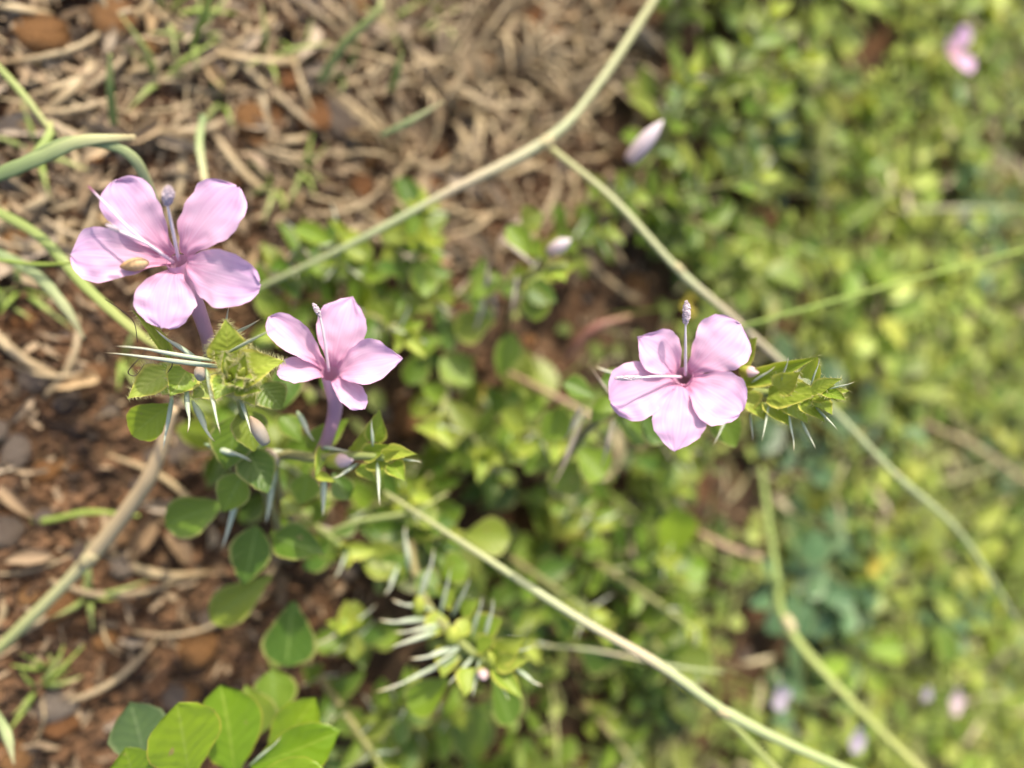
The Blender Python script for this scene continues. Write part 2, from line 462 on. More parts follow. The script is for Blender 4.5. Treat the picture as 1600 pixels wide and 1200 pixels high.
# soil crumbs: one mass
base = np.array([(1, 0, 0), (-1, 0, 0), (0, 1, 0), (0, -1, 0), (0, 0, 1), (0, 0, -1)], float)
tri = np.array([(0, 2, 4), (2, 1, 4), (1, 3, 4), (3, 0, 4), (2, 0, 5), (1, 2, 5), (3, 1, 5), (0, 3, 5)])
rng = np.random.default_rng(5)
VV, FF = [], []
for k in range(22000):
    px, py = soilspot(-200, .9)
    p = G(px, py)
    r = rng.uniform(.0006, .0020) * (1 + (rng.random() < .12) * .9)
    q = base * rng.uniform(.6, 1.25, (6, 1)) * r * rng.uniform(.7, 1.2, 3)
    a = rng.uniform(0, 6.28); R = np.array([[math.cos(a), -math.sin(a), 0], [math.sin(a), math.cos(a), 0], [0, 0, 1]])
    VV.append(q @ R.T + np.array(p) + (0, 0, r * .4)); FF.append(tri + 6 * k)
cr = bpy.data.objects.new('soil_crumbs', mesh_from('soil_crumbs', np.concatenate(VV).tolist(), np.concatenate(FF).tolist(), None, M_crumb, False))
col.objects.link(cr); tag(cr, 'loose reddish brown soil crumbs strewn over the bare ground', 'soil'); cr['kind'] = 'stuff'

# ------------------------------------------------------------------ pebbles
def pebble_mesh(name, mat, seed):
    bm = bmesh.new(); bmesh.ops.create_icosphere(bm, subdivisions=2, radius=1)
    for v in bm.verts:
        c = v.co.normalized()
        v.co = c * (1 + .28 * noise.noise(c * 1.3 + Vector((seed * 5, 0, 0))) + .14 * noise.noise(c * 3 + Vector((0, seed * 3, 0))))
        v.co.z *= .7
    me = bpy.data.meshes.new(name); bm.to_mesh(me); bm.free()
    me.polygons.foreach_set('use_smooth', [True] * len(me.polygons)); me.materials.append(mat)
    return me
LANDMARKS = [((265, 400), 'the largest pink flower'), ((60, 240), 'the pale arching grass blade'), ((140, 870), 'the stout tan grass stalk'), ((560, 375), 'the long bent grass culm'),
             ((820, 60), 'the dead straw tufts'), ((300, 1150), 'the broad leaved plant'), ((430, 950), 'the hanging dark leaves'), ((90, 1050), 'the wedge shaped grey stone'), ((68, 55), 'the large pale orange stone'),
             ((540, 190), 'the tan rounded stone'), ((935, 520), 'the curved reddish twig'), ((1290, 640), 'the leafy flower spike'), ((1240, 980), 'the kinked grass stem'), ((1040, 1050), 'the thick pale culm'),
             ((1482, 84), 'the far pink blossom'), ((1490, 1090), 'the pale pink pair of blossoms'), ((1400, 440), 'the thin bright green grass stem'), ((1040, 100), 'the dark green shoots'), ((1358, 884), 'the far yellow blossom'),
             ((1500, 830), 'the pale culm end'), ((850, 720), 'the dry brown spines'), ((740, 1020), 'the white spined shrub'), ((1150, 860), 'the brown broken twig'), ((400, 100), 'the short green tufts')]
LMW = [(G(*a), b) for a, b in LANDMARKS]
def near(p):
    return min(LMW, key=lambda q: (q[0].xy - p.xy).length)[1]
PEBO = [pebble_mesh('pebble', M_stoneo, i) for i in range(6)]
PEBG = [pebble_mesh('pebble', M_stoneg, i + 20) for i in range(6)]
def pebble(px, py, r, orange, label=None, sq=None):
    p = G(px, py)
    o = bpy.data.objects.new('pebble', random.choice(PEBO if orange else PEBG)); col.objects.link(o)
    o.location = p + UP * r * .25
    o.scale = sq or (r * random.uniform(.85, 1.3), r * random.uniform(.85, 1.2), r * random.uniform(.7, 1))
    o.rotation_euler = (random.uniform(-.3, .3), random.uniform(-.3, .3), random.uniform(0, 6.3))
    if label: tag(o, label, 'pebble')
    else:
        sz = 'tiny' if r < .0035 else 'small' if r < .006 else 'rounded'
        cl = 'rusty orange' if orange else 'grey brown'
        tag(o, '%s %s pebble on the soil near %s' % (sz, cl, near(p)), 'pebble', '%s pebbles on the soil' % cl)
for px, py, r, lab in ((68, 55, .0085, 'large pale orange stone beside a slim tan leaf near the bent grass blade'),
                       (175, 28, .008, 'smooth rust orange stone next to dry curled leaves'),
                       (530, 190, .009, 'tan orange rounded stone under a grey green grass blade'),
                       (495, 180, .0085, 'dark orange stone pressed against a tan rounded stone'),
                       (850, 50, .011, 'broad pale orange stone among straw and dead grass'),
                       (945, 385, .009, 'brick orange clod under the leaning grass culm'),
                       (310, 1010, .009, 'large tan clod half sunk in dark soil'),
                       (90, 1100, .007, 'wedge shaped grey tan stone by the small seedling'),
                       (640, 650, .010, 'buff stone in a gap beneath the curved pink flower tube'),
                       (395, 195, .008, 'orange pebble between thin dead grass blades')):
    pebble(px, py, r, 'grey' not in lab, lab)
for k in range(150):
    px, py = soilspot(); pebble(px, py, random.choice((.002, .0025, .003, .004, .006)), True)
for k in range(120):
    px, py = soilspot(); pebble(px, py, random.choice((.0025, .003, .004, .0055)), False)

# ------------------------------------------------------------------ dead leaves and straw
DEAD = [sheet_mesh('dead_leaf', M_litter, random.choice(('lance', 'ovate', 'lance', 'grass')), 8, 4, cup=random.uniform(.3, .9), bend=random.uniform(.1, .7),
                   ripple=.22, curl=random.uniform(-.15, .3), twist=random.uniform(-.2, .2), seed=i + 40) for i in range(10)]
def dead_leaf(px, py, L, w, ang=None):
    p = G(px, py, .0015 + random.random() * .004)
    a = random.uniform(0, 6.28) if ang is None else ang
    d = Vector((math.cos(a), math.sin(a), random.uniform(-.08, .25))) * L
    q = p + d; q.z = max(q.z, gz(q.x, q.y) + .001)
    o = inst('dead_leaf', random.choice(DEAD), p, q, UP + rv(.45), w)
    return o
for k in range(290):
    while True:
        px, py = soilspot(-100, .25)
        if py < 420 or random.random() < .30: break
    L = random.choice((.006, .008, .011, .014, .019)) * random.uniform(.8, 1.2); w = L * random.uniform(.16, .42)
    o = dead_leaf(px, py, L, w)
    sz = 'narrow curled' if w / L < .36 else 'broad crumpled'
    tag(o, '%s%s dead leaf in the litter near %s' % ('long ' if L > .0125 else 'short ', sz, near(G(px, py))), 'dead leaf', 'dead leaves on the soil')
def straw(pts, r, label, group=None, mat=M_straw, name='straw'):
    V, F, U = tube_data(pts, [r * .7, r, r, r * .5], 6, 10, random.uniform(.25, .8))
    o = put_world(name, V, F, U, mat, None, pts[0]); tag(o, label, 'straw', group); return o
for k in range(230):
    while True:
        px, py = soilspot(-80, .5)
        if py < 400 or random.random() < .14: break
    L = random.uniform(.012, .05); a = random.gauss(1.3, 1.1)
    p = G(px, py, .002)
    pts = []
    for s in (0, .33, .66, 1):
        q = p + Vector((math.cos(a + s * .5), math.sin(a + s * .5), 0)) * L * s
        q.z = gz(q.x, q.y) + .002 + .006 * math.sin(s * 3.1) * random.random(); pts.append(q)
    straw(pts, random.choice((.0005, .0008, .0012, .0017)), 'thin piece of tan straw on the ground near %s' % near(p), 'straws on the litter')
# tiny shreds of litter: one mass
SV, SF, SU = [], [], []
for k in range(5200):
    px, py = soilspot(-150, .7)
    if py > 430 and random.random() < .88: continue
    p = G(px, py, .0012 + .003 * random.random())
    a = random.uniform(0, 6.28); L = random.uniform(.002, .008); w = random.uniform(.0006, .002)
    M = axes(p, p + Vector((math.cos(a), math.sin(a), random.uniform(-.2, .5))) * L, UP + rv(.6), w)
    b = len(SV)
    for x, y, z in ((-.5, 0, .1), (.5, 0, .1), (-.6, .5, .18), (.6, .5, .05), (-.2, 1, 0), (.25, 1, .1), (0, .5, -.05)):
        SV.append(tuple(M @ Vector((x, y, z)))); SU.append((x + .5, y))
    SF += [(b, b + 1, b + 6), (b + 1, b + 3, b + 6), (b + 3, b + 5, b + 6), (b + 5, b + 4, b + 6), (b + 4, b + 2, b + 6), (b + 2, b, b + 6)]
m2 = mat_plain('litter_shreds', (0.38, 0.28, 0.17), nscale=130, c2=(0.075, 0.05, 0.032), trans=.1, rough=.8)
so = bpy.data.objects.new('litter_shreds', mesh_from('litter_shreds', SV, SF, SU, m2)); col.objects.link(so)
tag(so, 'fine tan shreds of dry grass and leaf over the soil', 'plant litter'); so['kind'] = 'stuff'

# ------------------------------------------------------------------ leaf and spine meshes shared by all plants
def variants(name, mat, prof, n, nu=8, nv=4, cup=(.1, .35), bend=(-.1, .3), ripple=.05, curl=(-.25, .05), fold=(0, .12)):
    u = random.uniform
    return [sheet_mesh(name, mat, prof, nu, nv, cup=u(*cup), bend=u(*bend), ripple=ripple, curl=u(*curl), fold=u(*fold), seed=random.randint(0, 999)) for _ in range(n)]
LEAF = {
 'leaf': variants('leaf', M_leaf, 'obovate', 4, 14, 6) + variants('leaf', M_leaf, 'ovate', 3, 14, 6),
 'bright': variants('leaf', M_bright, 'obovate', 4, 20, 8, cup=(.05, .16), bend=(0, .2), curl=(-.12, .05), fold=(.05, .16)),
 'bract': variants('bract', M_bract, 'bract', 5, 14, 8, cup=(.12, .35), bend=(-.05, .25), curl=(-.15, .12), ripple=.06),
 'matr': variants('leaf', M_mat, 'round', 5, 8, 4),
 'mato': variants('leaf', M_mat, 'ovate', 3, 8, 4) + variants('leaf', M_mat, 'obovate', 3, 8, 4),
 'dull': variants('leaf', M_dull, 'obovate', 4, 8, 4),
}
def spine_mesh(mat, c, seed):
    pts = [(0, 0, 0), (c * .4, .35, .2), (c * .5, .7, .3), (0, 1, 0)]
    V, F, U = tube_data(pts, lambda s: .5 * (.72 + .28 * min(1, s * 4)) * (1 - s) ** 1.05 + .012, 6, 8, .8)
    return mesh_from('spine', V, F, U, mat)
SPINE = [spine_mesh(M_spine, c, i) for i, c in enumerate((0, .6, -.6, .3))]
DSPINE = [spine_mesh(M_dryspine, c, i) for i, c in enumerate((0, .5, -.5))]
def face_n(B):
    n = (CAM - B).normalized() * .7 + UP * .35 + TOSUN * .45
    return n.normalized()
def leaf(root, kind, b, t, wpx, tilt=0.0, name=None, N=None, var=None):
    """leaf given by two points; b, t = (photo x, photo y, depth)"""
    B, T = P(*b), P(*t)
    n = N or face_n(B)
    if tilt: n = Matrix.Rotation(math.radians(tilt), 3, (T - B).normalized()) @ n
    ms = LEAF[kind]
    return inst(name or ('bract' if kind == 'bract' else 'leaf'), ms[var] if var is not None else random.choice(ms), B, T, n, wpx / FPX * (b[2] + t[2]) / 2, root)
def spine(root, b, t, wpx, dry=False):
    B, T = P(*b), P(*t)
    return inst('spine', random.choice(DSPINE if dry else SPINE), B, T, UP + rv(.3), .8 * wpx / FPX * (b[2] + t[2]) / 2, root, True)
def stem(root, pts, r0, r1, name='stem', mat=None):
    V, F, U = tube_data(pts, [r0, (r0 + r1) / 2, r1], 7, 5 * (len(pts) - 1))
    return put_world(name, V, F, U, mat or M_stem, root)
def bud(root, c, t, wpx, mat, name='bud', parent_level=None):
    B, T = P(*c), P(*t)
    V, F, U = tube_data([B, B.lerp(T, .5), T], lambda s: wpx / FPX * c[2] / 2 * (.35 + .65 * math.sin(math.pi * min(1, s * .85 + .15)) ** .7) * (1 - s ** 6 * .8), 9, 10)
    return put_world(name, V, F, U, mat, root)
def hairs(bract_obj, root, n=60, L=.0013):
    """short hairs along the margin of a bract, one tuft mesh as sub-part"""
    Mx = bract_obj.matrix_basis
    me = bract_obj.data
    uv = np.empty(len(me.loops) * 2, dtype=np.float32); me.uv_layers[0].data.foreach_get('uv', uv); uv = uv.reshape(-1, 2)
    vi = np.empty(len(me.loops), dtype=np.int32); me.loops.foreach_get('vertex_index', vi)
    vu = {}
    for k, v in enumerate(vi): vu[int(v)] = uv[k]
    el = sorted([v for v in vu if vu[v][0] < .01], key=lambda v: vu[v][1]); er = sorted([v for v in vu if vu[v][0] > .99], key=lambda v: vu[v][1])
    V, F = [], []
    for edge, sg in ((el, -1), (er, 1)):
        pts = [Mx @ me.vertices[v].co for v in edge]
        xax = Vector((Mx[0][0], Mx[1][0], Mx[2][0])).normalized() * sg
        for k in range(n):
            u = random.random() * (len(pts) - 1.001); i = int(u)
            p = pts[i].lerp(pts[i + 1], u - i)
            d = (xax + rv(.6)).normalized() * L * random.uniform(.5, 1.3)
            s = (pts[i + 1] - pts[i]).normalized() * .00007
            z = d.cross(s).normalized() * .00007
            b = len(V)
            V += [tuple(p + s), tuple(p - s), tuple(p + z), tuple(p + d)]
            F += [(b, b + 1, b + 3), (b + 1, b + 2, b + 3), (b + 2, b, b + 3)]
    inv = Mx.inverted()
    V = [tuple(inv @ Vector(v)) for v in V]
    o = bpy.data.objects.new('hairs', mesh_from('hairs', V, F, None, M_hair, False)); col.objects.link(o)
    o.parent = bract_obj; o['kind'] = 'stuff'

# ------------------------------------------------------------------ flowers
def flower(root, c, petals, tube, stamens, styl=None, tr=(.0017, .0024)):
    """c = throat (px,py,d); petals = (tip px,py,d, width px, profile, cup, curl, tilt)"""
    C0 = P(*c)
    tp = [P(*q) for q in tube] + [C0]
    V, F, U = tube_data(tp, [tr[0], tr[0] * .95, tr[0] * 1.05, tr[1]], 12, 14)
    fl = put_world('flower', V, F[:-1], U, M_tube, root)
    WORLDLOC[fl.name] = wloc(root)
    axis = (C0 - tp[-2]).normalized()
    mean = Vector((0, 0, 0))
    tips = [P(*p[:3]) for p in petals]
    for a, b in zip(tips, tips[1:] + tips[:1]): mean += (b - C0).cross(a - C0)
    nrm = mean.normalized()
    if nrm.dot(CAM - C0) < 0: nrm = -nrm
    for k, (p, T) in enumerate(zip(petals, tips)):
        _, _, _, wpx, prof, cup, curl, tilt = p
        ax = (T - C0).normalized()
        B = C0 + ax * .0016 + nrm * .0002 * (k % 3)
        n = Matrix.Rotation(math.radians(tilt), 3, ax) @ nrm
        me = sheet_mesh('petal', M_petal, prof, 26, 16, erose=.035, cup=cup, bend=.12, ripple=.085, curl=curl, seed=k * 13 + int(c[0]), notch=0)
        # the sheet must start in the throat: funnel the base down
        for v in me.vertices:
            s = v.co.y
            if s < .18: v.co.z -= (.18 - s) ** 2 * 3.2
            v.co.z -= curl * s * s   # tips land on the given points, the belly bows instead
            v.co.z += curl * math.sin(math.pi * s) * .5
        inst('petal', me, B, T, n, wpx / FPX * c[2], fl)
    for b, mid, t, an, aw in stamens:
        V, F, U = tube_data([P(*b), P(*mid), P(*t)], [.00040, .00034, .00024], 7, 14)
        put_world('filament', V, F, U, M_fil, fl)
        A, B2 = P(*t), P(*an)
        def rad(s): return aw * (.55 + .45 * math.sin(math.pi * s)) * (1 - .5 * s ** 8)
        V, F, U = tube_data([A, A.lerp(B2, .5) + UP * .0003, B2], rad, 16, 34)
        V = [tuple(Vector(v) + rv(aw * .26)) for v in V]
        ao = put_world('anther', V, F, U, M_anth, fl)
        ao.data.polygons.foreach_set('use_smooth', [False] * len(ao.data.polygons))
    if styl:
        V, F, U = tube_data([P(*q) for q in styl], [.00034, .0003, .00025, .0002], 6, 16)
        put_world('style', V, F, U, M_sty, fl)
    return fl

# ---- spiny plant with the large flower and the hairy shoot tip
D1 = .160
g1 = G(455, 880)
p1 = thing('spiny_shrub', 'spiny shrub with the largest open pink flower and a hairy yellow-green shoot tip', 'plant', g1)
stem(p1, [g1 - UP * .004, P(440, 840, .262), P(400, 720, .212), P(372, 610, .182), P(366, 585, .170)], .0016, .0009)
flower(p1, (276, 408, .163),
       [(176, 284, .157, 84, 'petal', .12, .10, 6), (371, 292, .158, 90, 'petal', .10, .10, -4), (406, 448, .160, 90, 'petal_wide', .16, .14, 8),
        (253, 512, .161, 92, 'petal_wide', .10, .10, -5), (112, 396, .160, 84, 'petal', .14, .12, 4)],
       [(330, 556, .181), (322, 520, .178), (303, 466, .171)],
       [((279, 406, .1615), (269, 355, .1555), (261, 318, .152), (264, 291, .150), .00105),
        ((271, 410, .1615), (228, 380, .1555), (186, 361, .1515), (166, 351, .1505), .00055)],
       [(271, 409, .1610), (213, 367, .1545), (168, 322, .1525), (138, 291, .1515)])
for b, t, w, tl in (((357, 560, .166), (352, 503, .161), 66, 0), ((374, 586, .165), (438, 561, .161), 66, -10), ((374, 596, .166), (398, 634, .163), 46, 0),
                    ((358, 592, .165), (337, 622, .161), 50, 10), ((350, 580, .166), (330, 534, .163), 34, 30), ((366, 592, .163), (383, 556, .157), 30, 25),
                    ((370, 590, .163), (396, 592, .158), 26, -30), ((364, 584, .163), (351, 548, .160), 28, -20), ((372, 600, .164), (408, 612, .161), 40, 15)):
    hairs(leaf(p1, 'bract', b, t, w, tl), p1, 80)
bud(p1, (358, 588, .163), (353, 562, .160), 15, M_gbud)
for b, t, w, tl in (((360, 586, .161), (352, 560, .156), 24, 35), ((364, 590, .160), (374, 568, .155), 20, -30), ((368, 596, .161), (380, 606, .156), 22, 10), ((360, 596, .161), (350, 604, .157), 20, 0)):
    hairs(leaf(p1, 'bract', b, t, w, tl), p1, 40, .001)
bud(p1, (372, 592, .162), (382, 574, .159), 13, M_gbud)
bud(p1, (362, 592, .161), (358, 586, .158), 10, M_gbud)
for b, t, w, tl in (((262, 582, .178), (198, 622, .174), 52, 10), ((292, 580, .176), (264, 619, .171), 56, -5), ((265, 560, .18), (208, 485, .176), 24, 20),
                    ((330, 600, .178), (300, 622, .174), 44, 0)):
    hairs(leaf(p1, 'bract', b, t, w, tl), p1, 36)
leaf(p1, 'bright', (268, 632, .186), (205, 680, .184), 62)
leaf(p1, 'leaf', (300, 600, .188), (215, 590, .186), 55)
leaf(p1, 'leaf', (370, 650, .20), (352, 735, .20), 70)
leaf(p1, 'leaf', (385, 700, .205), (418, 770, .203), 62)
leaf(p1, 'leaf', (380, 640, .192), (398, 705, .192), 58)
leaf(p1, 'leaf', (410, 600, .19), (440, 640, .19), 55)
for b, t, w in (((366, 546, .163), (433, 511, .152), 10), ((368, 520, .171), (406, 499, .166), 10), ((322, 563, .166), (178, 541, .158), 11), ((330, 572, .168), (163, 551, .163), 13),
                ((326, 590, .164), (345, 679, .160), 13), ((290, 612, .174), (293, 676, .172), 12), ((376, 624, .166), (393, 680, .163), 10), ((308, 636, .184), (336, 690, .183), 16),
                ((353, 506, .168), (358, 478, .165), 6), ((303, 556, .175), (243, 514, .172), 12), ((268, 630, .182), (255, 705, .182), 12), ((332, 700, .2), (394, 722, .2), 16),
                ((372, 770, .215), (345, 860, .22), 17), ((425, 760, .22), (415, 820, .22), 14)):
    spine(p1, b, t, w)
bud(p1, (415, 692, .186), (391, 650, .181), 22, M_dryspine, 'seed_pod')
bud(p1, (314, 592, .172), (310, 570, .170), 18, M_dryspine, 'seed_pod')
for b, t, w in (((352, 786, .225), (256, 822, .222), 68), ((428, 838, .23), (507, 866, .226), 62), ((402, 822, .23), (378, 915, .228), 66),
                ((424, 900, .245), (326, 972, .243), 62), ((460, 940, .25), (444, 1042, .247), 86), ((380, 740, .21), (345, 800, .21), 58), ((470, 800, .235), (440, 780, .233), 45)):
    leaf(p1, 'leaf', b, t, w, random.uniform(-15, 15))

# ---- spiny plant with the half open flower
g2 = G(520, 890)
p2 = thing('spiny_shrub', 'spiny shrub with a half opened pink flower on a long bent tube', 'plant', g2)
stem(p2, [g2 - UP * .004, P(450, 800, .255), P(430, 718, .22), P(500, 716, .203), P(560, 712, .196), P(612, 716, .192)], .002, .001)
flower(p2, (516, 583, .186),
       [(421, 495, .180, 50, 'petal', .25, .15, 12), (552, 464, .184, 78, 'petal_point', .22, .12, 0), (629, 561, .180, 68, 'petal_point', .25, .18, -8),
        (568, 639, .181, 40, 'petal_narrow', .10, .10, -15), (433, 582, .181, 44, 'petal_narrow', .28, .16, 20)],
       [(500, 712, .205), (514, 678, .202), (524, 634, .198)],
       [((514, 580, .184), (507, 530, .179), (500, 494, .176), (489, 474, .175), .0006)],
       None, (.0019, .0024))
for b, t, w, tl in (((584, 690, .196), (594, 640, .192), 38, -10), ((548, 704, .198), (588, 652, .194), 26, 40), ((570, 712, .196), (612, 694, .19), 32, 0),
                    ((598, 706, .194), (652, 710, .188), 28, 0), ((612, 724, .193), (632, 752, .189), 34, 10), ((575, 722, .197), (616, 732, .193), 32, 0),
                    ((560, 730, .2), (588, 752, .197), 24, 0), ((506, 696, .203), (494, 746, .198), 22, 0), ((496, 742, .2), (526, 754, .196), 16, 10),
                    ((600, 712, .191), (626, 704, .185), 22, 25)):
    leaf(p2, 'bract', b, t, w, tl)
for b, t, w in (((583, 690, .192), (581, 654, .189), 9), ((591, 732, .193), (594, 792, .19), 11), ((632, 718, .191), (660, 723, .188), 6), ((508, 699, .202), (551, 705, .198), 11),
                ((552, 727, .199), (520, 747, .195), 10), ((506, 755, .206), (504, 808, .205), 15), ((426, 705, .215), (468, 708, .212), 14), ((402, 706, .213), (436, 704, .212), 15),
                ((470, 650, .205), (492, 690, .206), 15), ((430, 740, .225), (420, 800, .227), 14)):
    spine(p2, b, t, w)
bud(p2, (514, 722, .2), (554, 717, .196), 26, M_bud)
bud(p2, (428, 725, .214), (416, 700, .21), 22, M_dryspine, 'seed_pod')
for b, t, w in (((480, 700, .215), (545, 655, .212), 42), ((520, 740, .215), (545, 780, .214), 40), ((470, 690, .22), (440, 650, .218), 40), ((480, 740, .222), (470, 790, .222), 50),
                ((570, 570, .23), (500, 600, .228), 55), ((450, 570, .225), (440, 640, .222), 50)):
    leaf(p2, 'leaf', b, t, w, random.uniform(-15, 15))

# ---- spiny plant with the flower beside a leaning leafy spike
g3 = G(850, 760)
p3 = thing('spiny_shrub', 'spiny shrub with a flat open pink flower beside a leaning leafy spike', 'plant', g3)
NEARER[0] = 0.935
stem(p3, [g3 - UP * .004, P(880, 720, .30), P(935, 655, .262), P(1040, 615, .232), P(1160, 612, .214), P(1285, 620, .200)], .0021, .001)
flower(p3, (1068, 588, .2),
       [(998, 526, .196, 66, 'petal_point', .16, .14, 8), (1158, 508, .196, 86, 'petal', .14, .14, -6), (1158, 645, .195, 84, 'petal_wide', .16, .12, -4),
        (1052, 704, .196, 78, 'petal_point', .16, .14, 0), (952, 624, .197, 88, 'petal', .12, .12, 6)],
       [(1120, 612, .217), (1100, 606, .213), (1080, 596, .207)],
       [((1071, 586, .1985), (1071, 540, .192), (1071, 506, .1885), (1072, 470, .187), .0009),
        ((1064, 589, .1985), (1030, 588, .1925), (1002, 590, .1895), (960, 591, .188), .0006)])
for b, t, w, tl in (((1146, 566, .208), (1184, 526, .203), 44, 0), ((1166, 596, .205), (1278, 556, .194), 32, 30), ((1262, 592, .196), (1278, 554, .191), 30, -20), ((1200, 618, .202), (1290, 614, .192), 56, 0),
                    ((1270, 620, .193), (1325, 608, .186), 32, 10), ((1276, 626, .193), (1300, 648, .188), 30, 0), ((1198, 628, .203), (1236, 670, .197), 40, 0), ((1176, 630, .206), (1197, 658, .2), 34, 0),
                    ((1164, 612, .207), (1172, 648, .203), 46, 0), ((1230, 622, .2), (1262, 662, .195), 44, 5), ((1160, 604, .208), (1190, 582, .203), 28, 0), ((1215, 608, .198), (1252, 580, .192), 40, 10), ((1268, 612, .191), (1316, 592, .185), 26, 0), ((1252, 630, .195), (1290, 656, .19), 34, 0), ((1288, 612, .188), (1322, 626, .183), 24, 10), ((1285, 614, .19), (1310, 628, .184), 22, 0)):
    o = leaf(p3, 'bract', b, t, w, tl, N=(TOSUN * .9 + (CAM - P(*b)).normalized() * .7).normalized())
    hairs(o, p3, 12, .001)
bud(p3, (1158, 580, .204), (1186, 582, .2), 18, M_bud)
for b, t, w in (((1178, 594, .202), (1212, 571, .198), 7), ((1279, 641, .192), (1309, 673, .189), 7), ((1255, 664, .197), (1275, 703, .194), 8), ((1139, 644, .21), (1113, 698, .207), 9),
                ((1172, 650, .206), (1176, 690, .205), 6), ((1268, 596, .19), (1280, 560, .187), 5), ((1222, 590, .196), (1232, 556, .192), 6), ((1200, 640, .2), (1190, 690, .197), 7), ((1232, 650, .197), (1240, 705, .194), 6), ((1300, 606, .186), (1336, 596, .183), 5)):
    spine(p3, b, t, w)
spine(p3, (996, 590, .222), (930, 572, .222), 12)
for b, t, w in (((955, 618, .225), (921, 570, .223), 7), ((905, 660, .27), (862, 760, .275), 12), ((955, 665, .26), (938, 735, .262), 11), ((905, 640, .262), (880, 690, .27), 14)):
    spine(p3, b, t, w, True)
for b, t, w in (((990, 586, .228), (940, 598, .226), 36), ((950, 620, .24), (925, 660, .238), 34), ((960, 650, .25), (1010, 690, .25), 44), ((880, 640, .27), (850, 690, .27), 60),
                ((900, 700, .28), (945, 745, .28), 60), ((1000, 640, .245), (1040, 690, .245), 50), ((900, 720, .285), (870, 770, .285), 55), ((1120, 640, .225), (1150, 700, .225), 50),
                ((930, 620, .262), (880, 600, .262), 40)):
    leaf(p3, 'leaf', b, t, w, random.uniform(-20, 20))

NEARER[0] = 1.0
# ---- bottom plant bristling with white spines
g4 = G(640, 800)
p4 = thing('spiny_shrub', 'low spiny shrub without open flowers, bristling with long whitish spines', 'plant', g4)
stem(p4, [g4 - UP * .004, P(640, 850, .282), P(660, 930, .258), P(705, 990, .243), P(760, 1035, .232), P(790, 1046, .227)], .002, .0011)
for b, t, w in (((653, 935, .25), (677, 855, .244), 15), ((712, 952, .245), (736, 901, .238), 13), ((757, 992, .234), (770, 933, .229), 11), ((668, 966, .25), (592, 968, .244), 13),
                ((676, 989, .246), (608, 1014, .24), 15), ((718, 1008, .24), (640, 1029, .235), 14), ((704, 1030, .24), (586, 1081, .236), 12), ((735, 1032, .235), (698, 1073, .23), 12),
                ((810, 1046, .226), (848, 1071, .222), 10), ((690, 975, .247), (614, 988, .242), 10), ((712, 1018, .239), (664, 1052, .235), 10), ((738, 985, .238), (752, 930, .233), 10), ((690, 950, .249), (704, 884, .244), 11), ((790, 1020, .228), (836, 1008, .223), 9), ((775, 1052, .229), (796, 1096, .225), 9), ((672, 950, .25), (612, 936, .246), 11), ((748, 1040, .232), (738, 1092, .228), 10), ((640, 880, .262), (634, 820, .262), 13), ((618, 890, .26), (600, 930, .258), 12)):
    spine(p4, b, t, w)
for b, t, w, tl in (((776, 1024, .229), (822, 998, .224), 46, 0), ((776, 1036, .228), (824, 1031, .222), 34, 10), ((772, 1042, .229), (817, 1093, .224), 34, 0), ((730, 1044, .233), (729, 1088, .228), 42, 0),
                    ((748, 982, .238), (787, 968, .234), 46, 0), ((720, 955, .244), (746, 938, .24), 36, 0), ((690, 935, .25), (712, 922, .247), 46, 0), ((700, 1010, .242), (690, 1060, .238), 42, 0),
                    ((745, 1010, .234), (775, 1000, .229), 34, -20), ((690, 960, .248), (666, 1000, .245), 40, 10), ((760, 1030, .23), (782, 1012, .225), 26, 0), ((730, 970, .241), (715, 1000, .238), 30, 20)):
    leaf(p4, 'bract', b, t, w, tl)
bud(p4, (655, 958, .249), (654, 930, .246), 20, M_gbud); bud(p4, (707, 1002, .239), (708, 978, .236), 26, M_gbud)
bud(p4, (768, 1040, .228), (764, 1018, .224), 17, M_gbud); bud(p4, (752, 1044, .23), (757, 1062, .226), 20, M_bud)
for b, t, w in (((645, 835, .285), (560, 826, .282), 48), ((648, 880, .275), (563, 872, .272), 62), ((650, 822, .285), (712, 818, .283), 48), ((725, 838, .285), (798, 838, .283), 62),
                ((690, 900, .27), (730, 880, .268), 55), ((640, 860, .275), (600, 905, .272), 55), ((690, 930, .262), (650, 900, .262), 50), ((700, 1060, .25), (640, 1110, .25), 60), ((770, 1060, .25), (800, 1130, .25), 55)):
    leaf(p4, 'leaf', b, t, w, random.uniform(-15, 15))

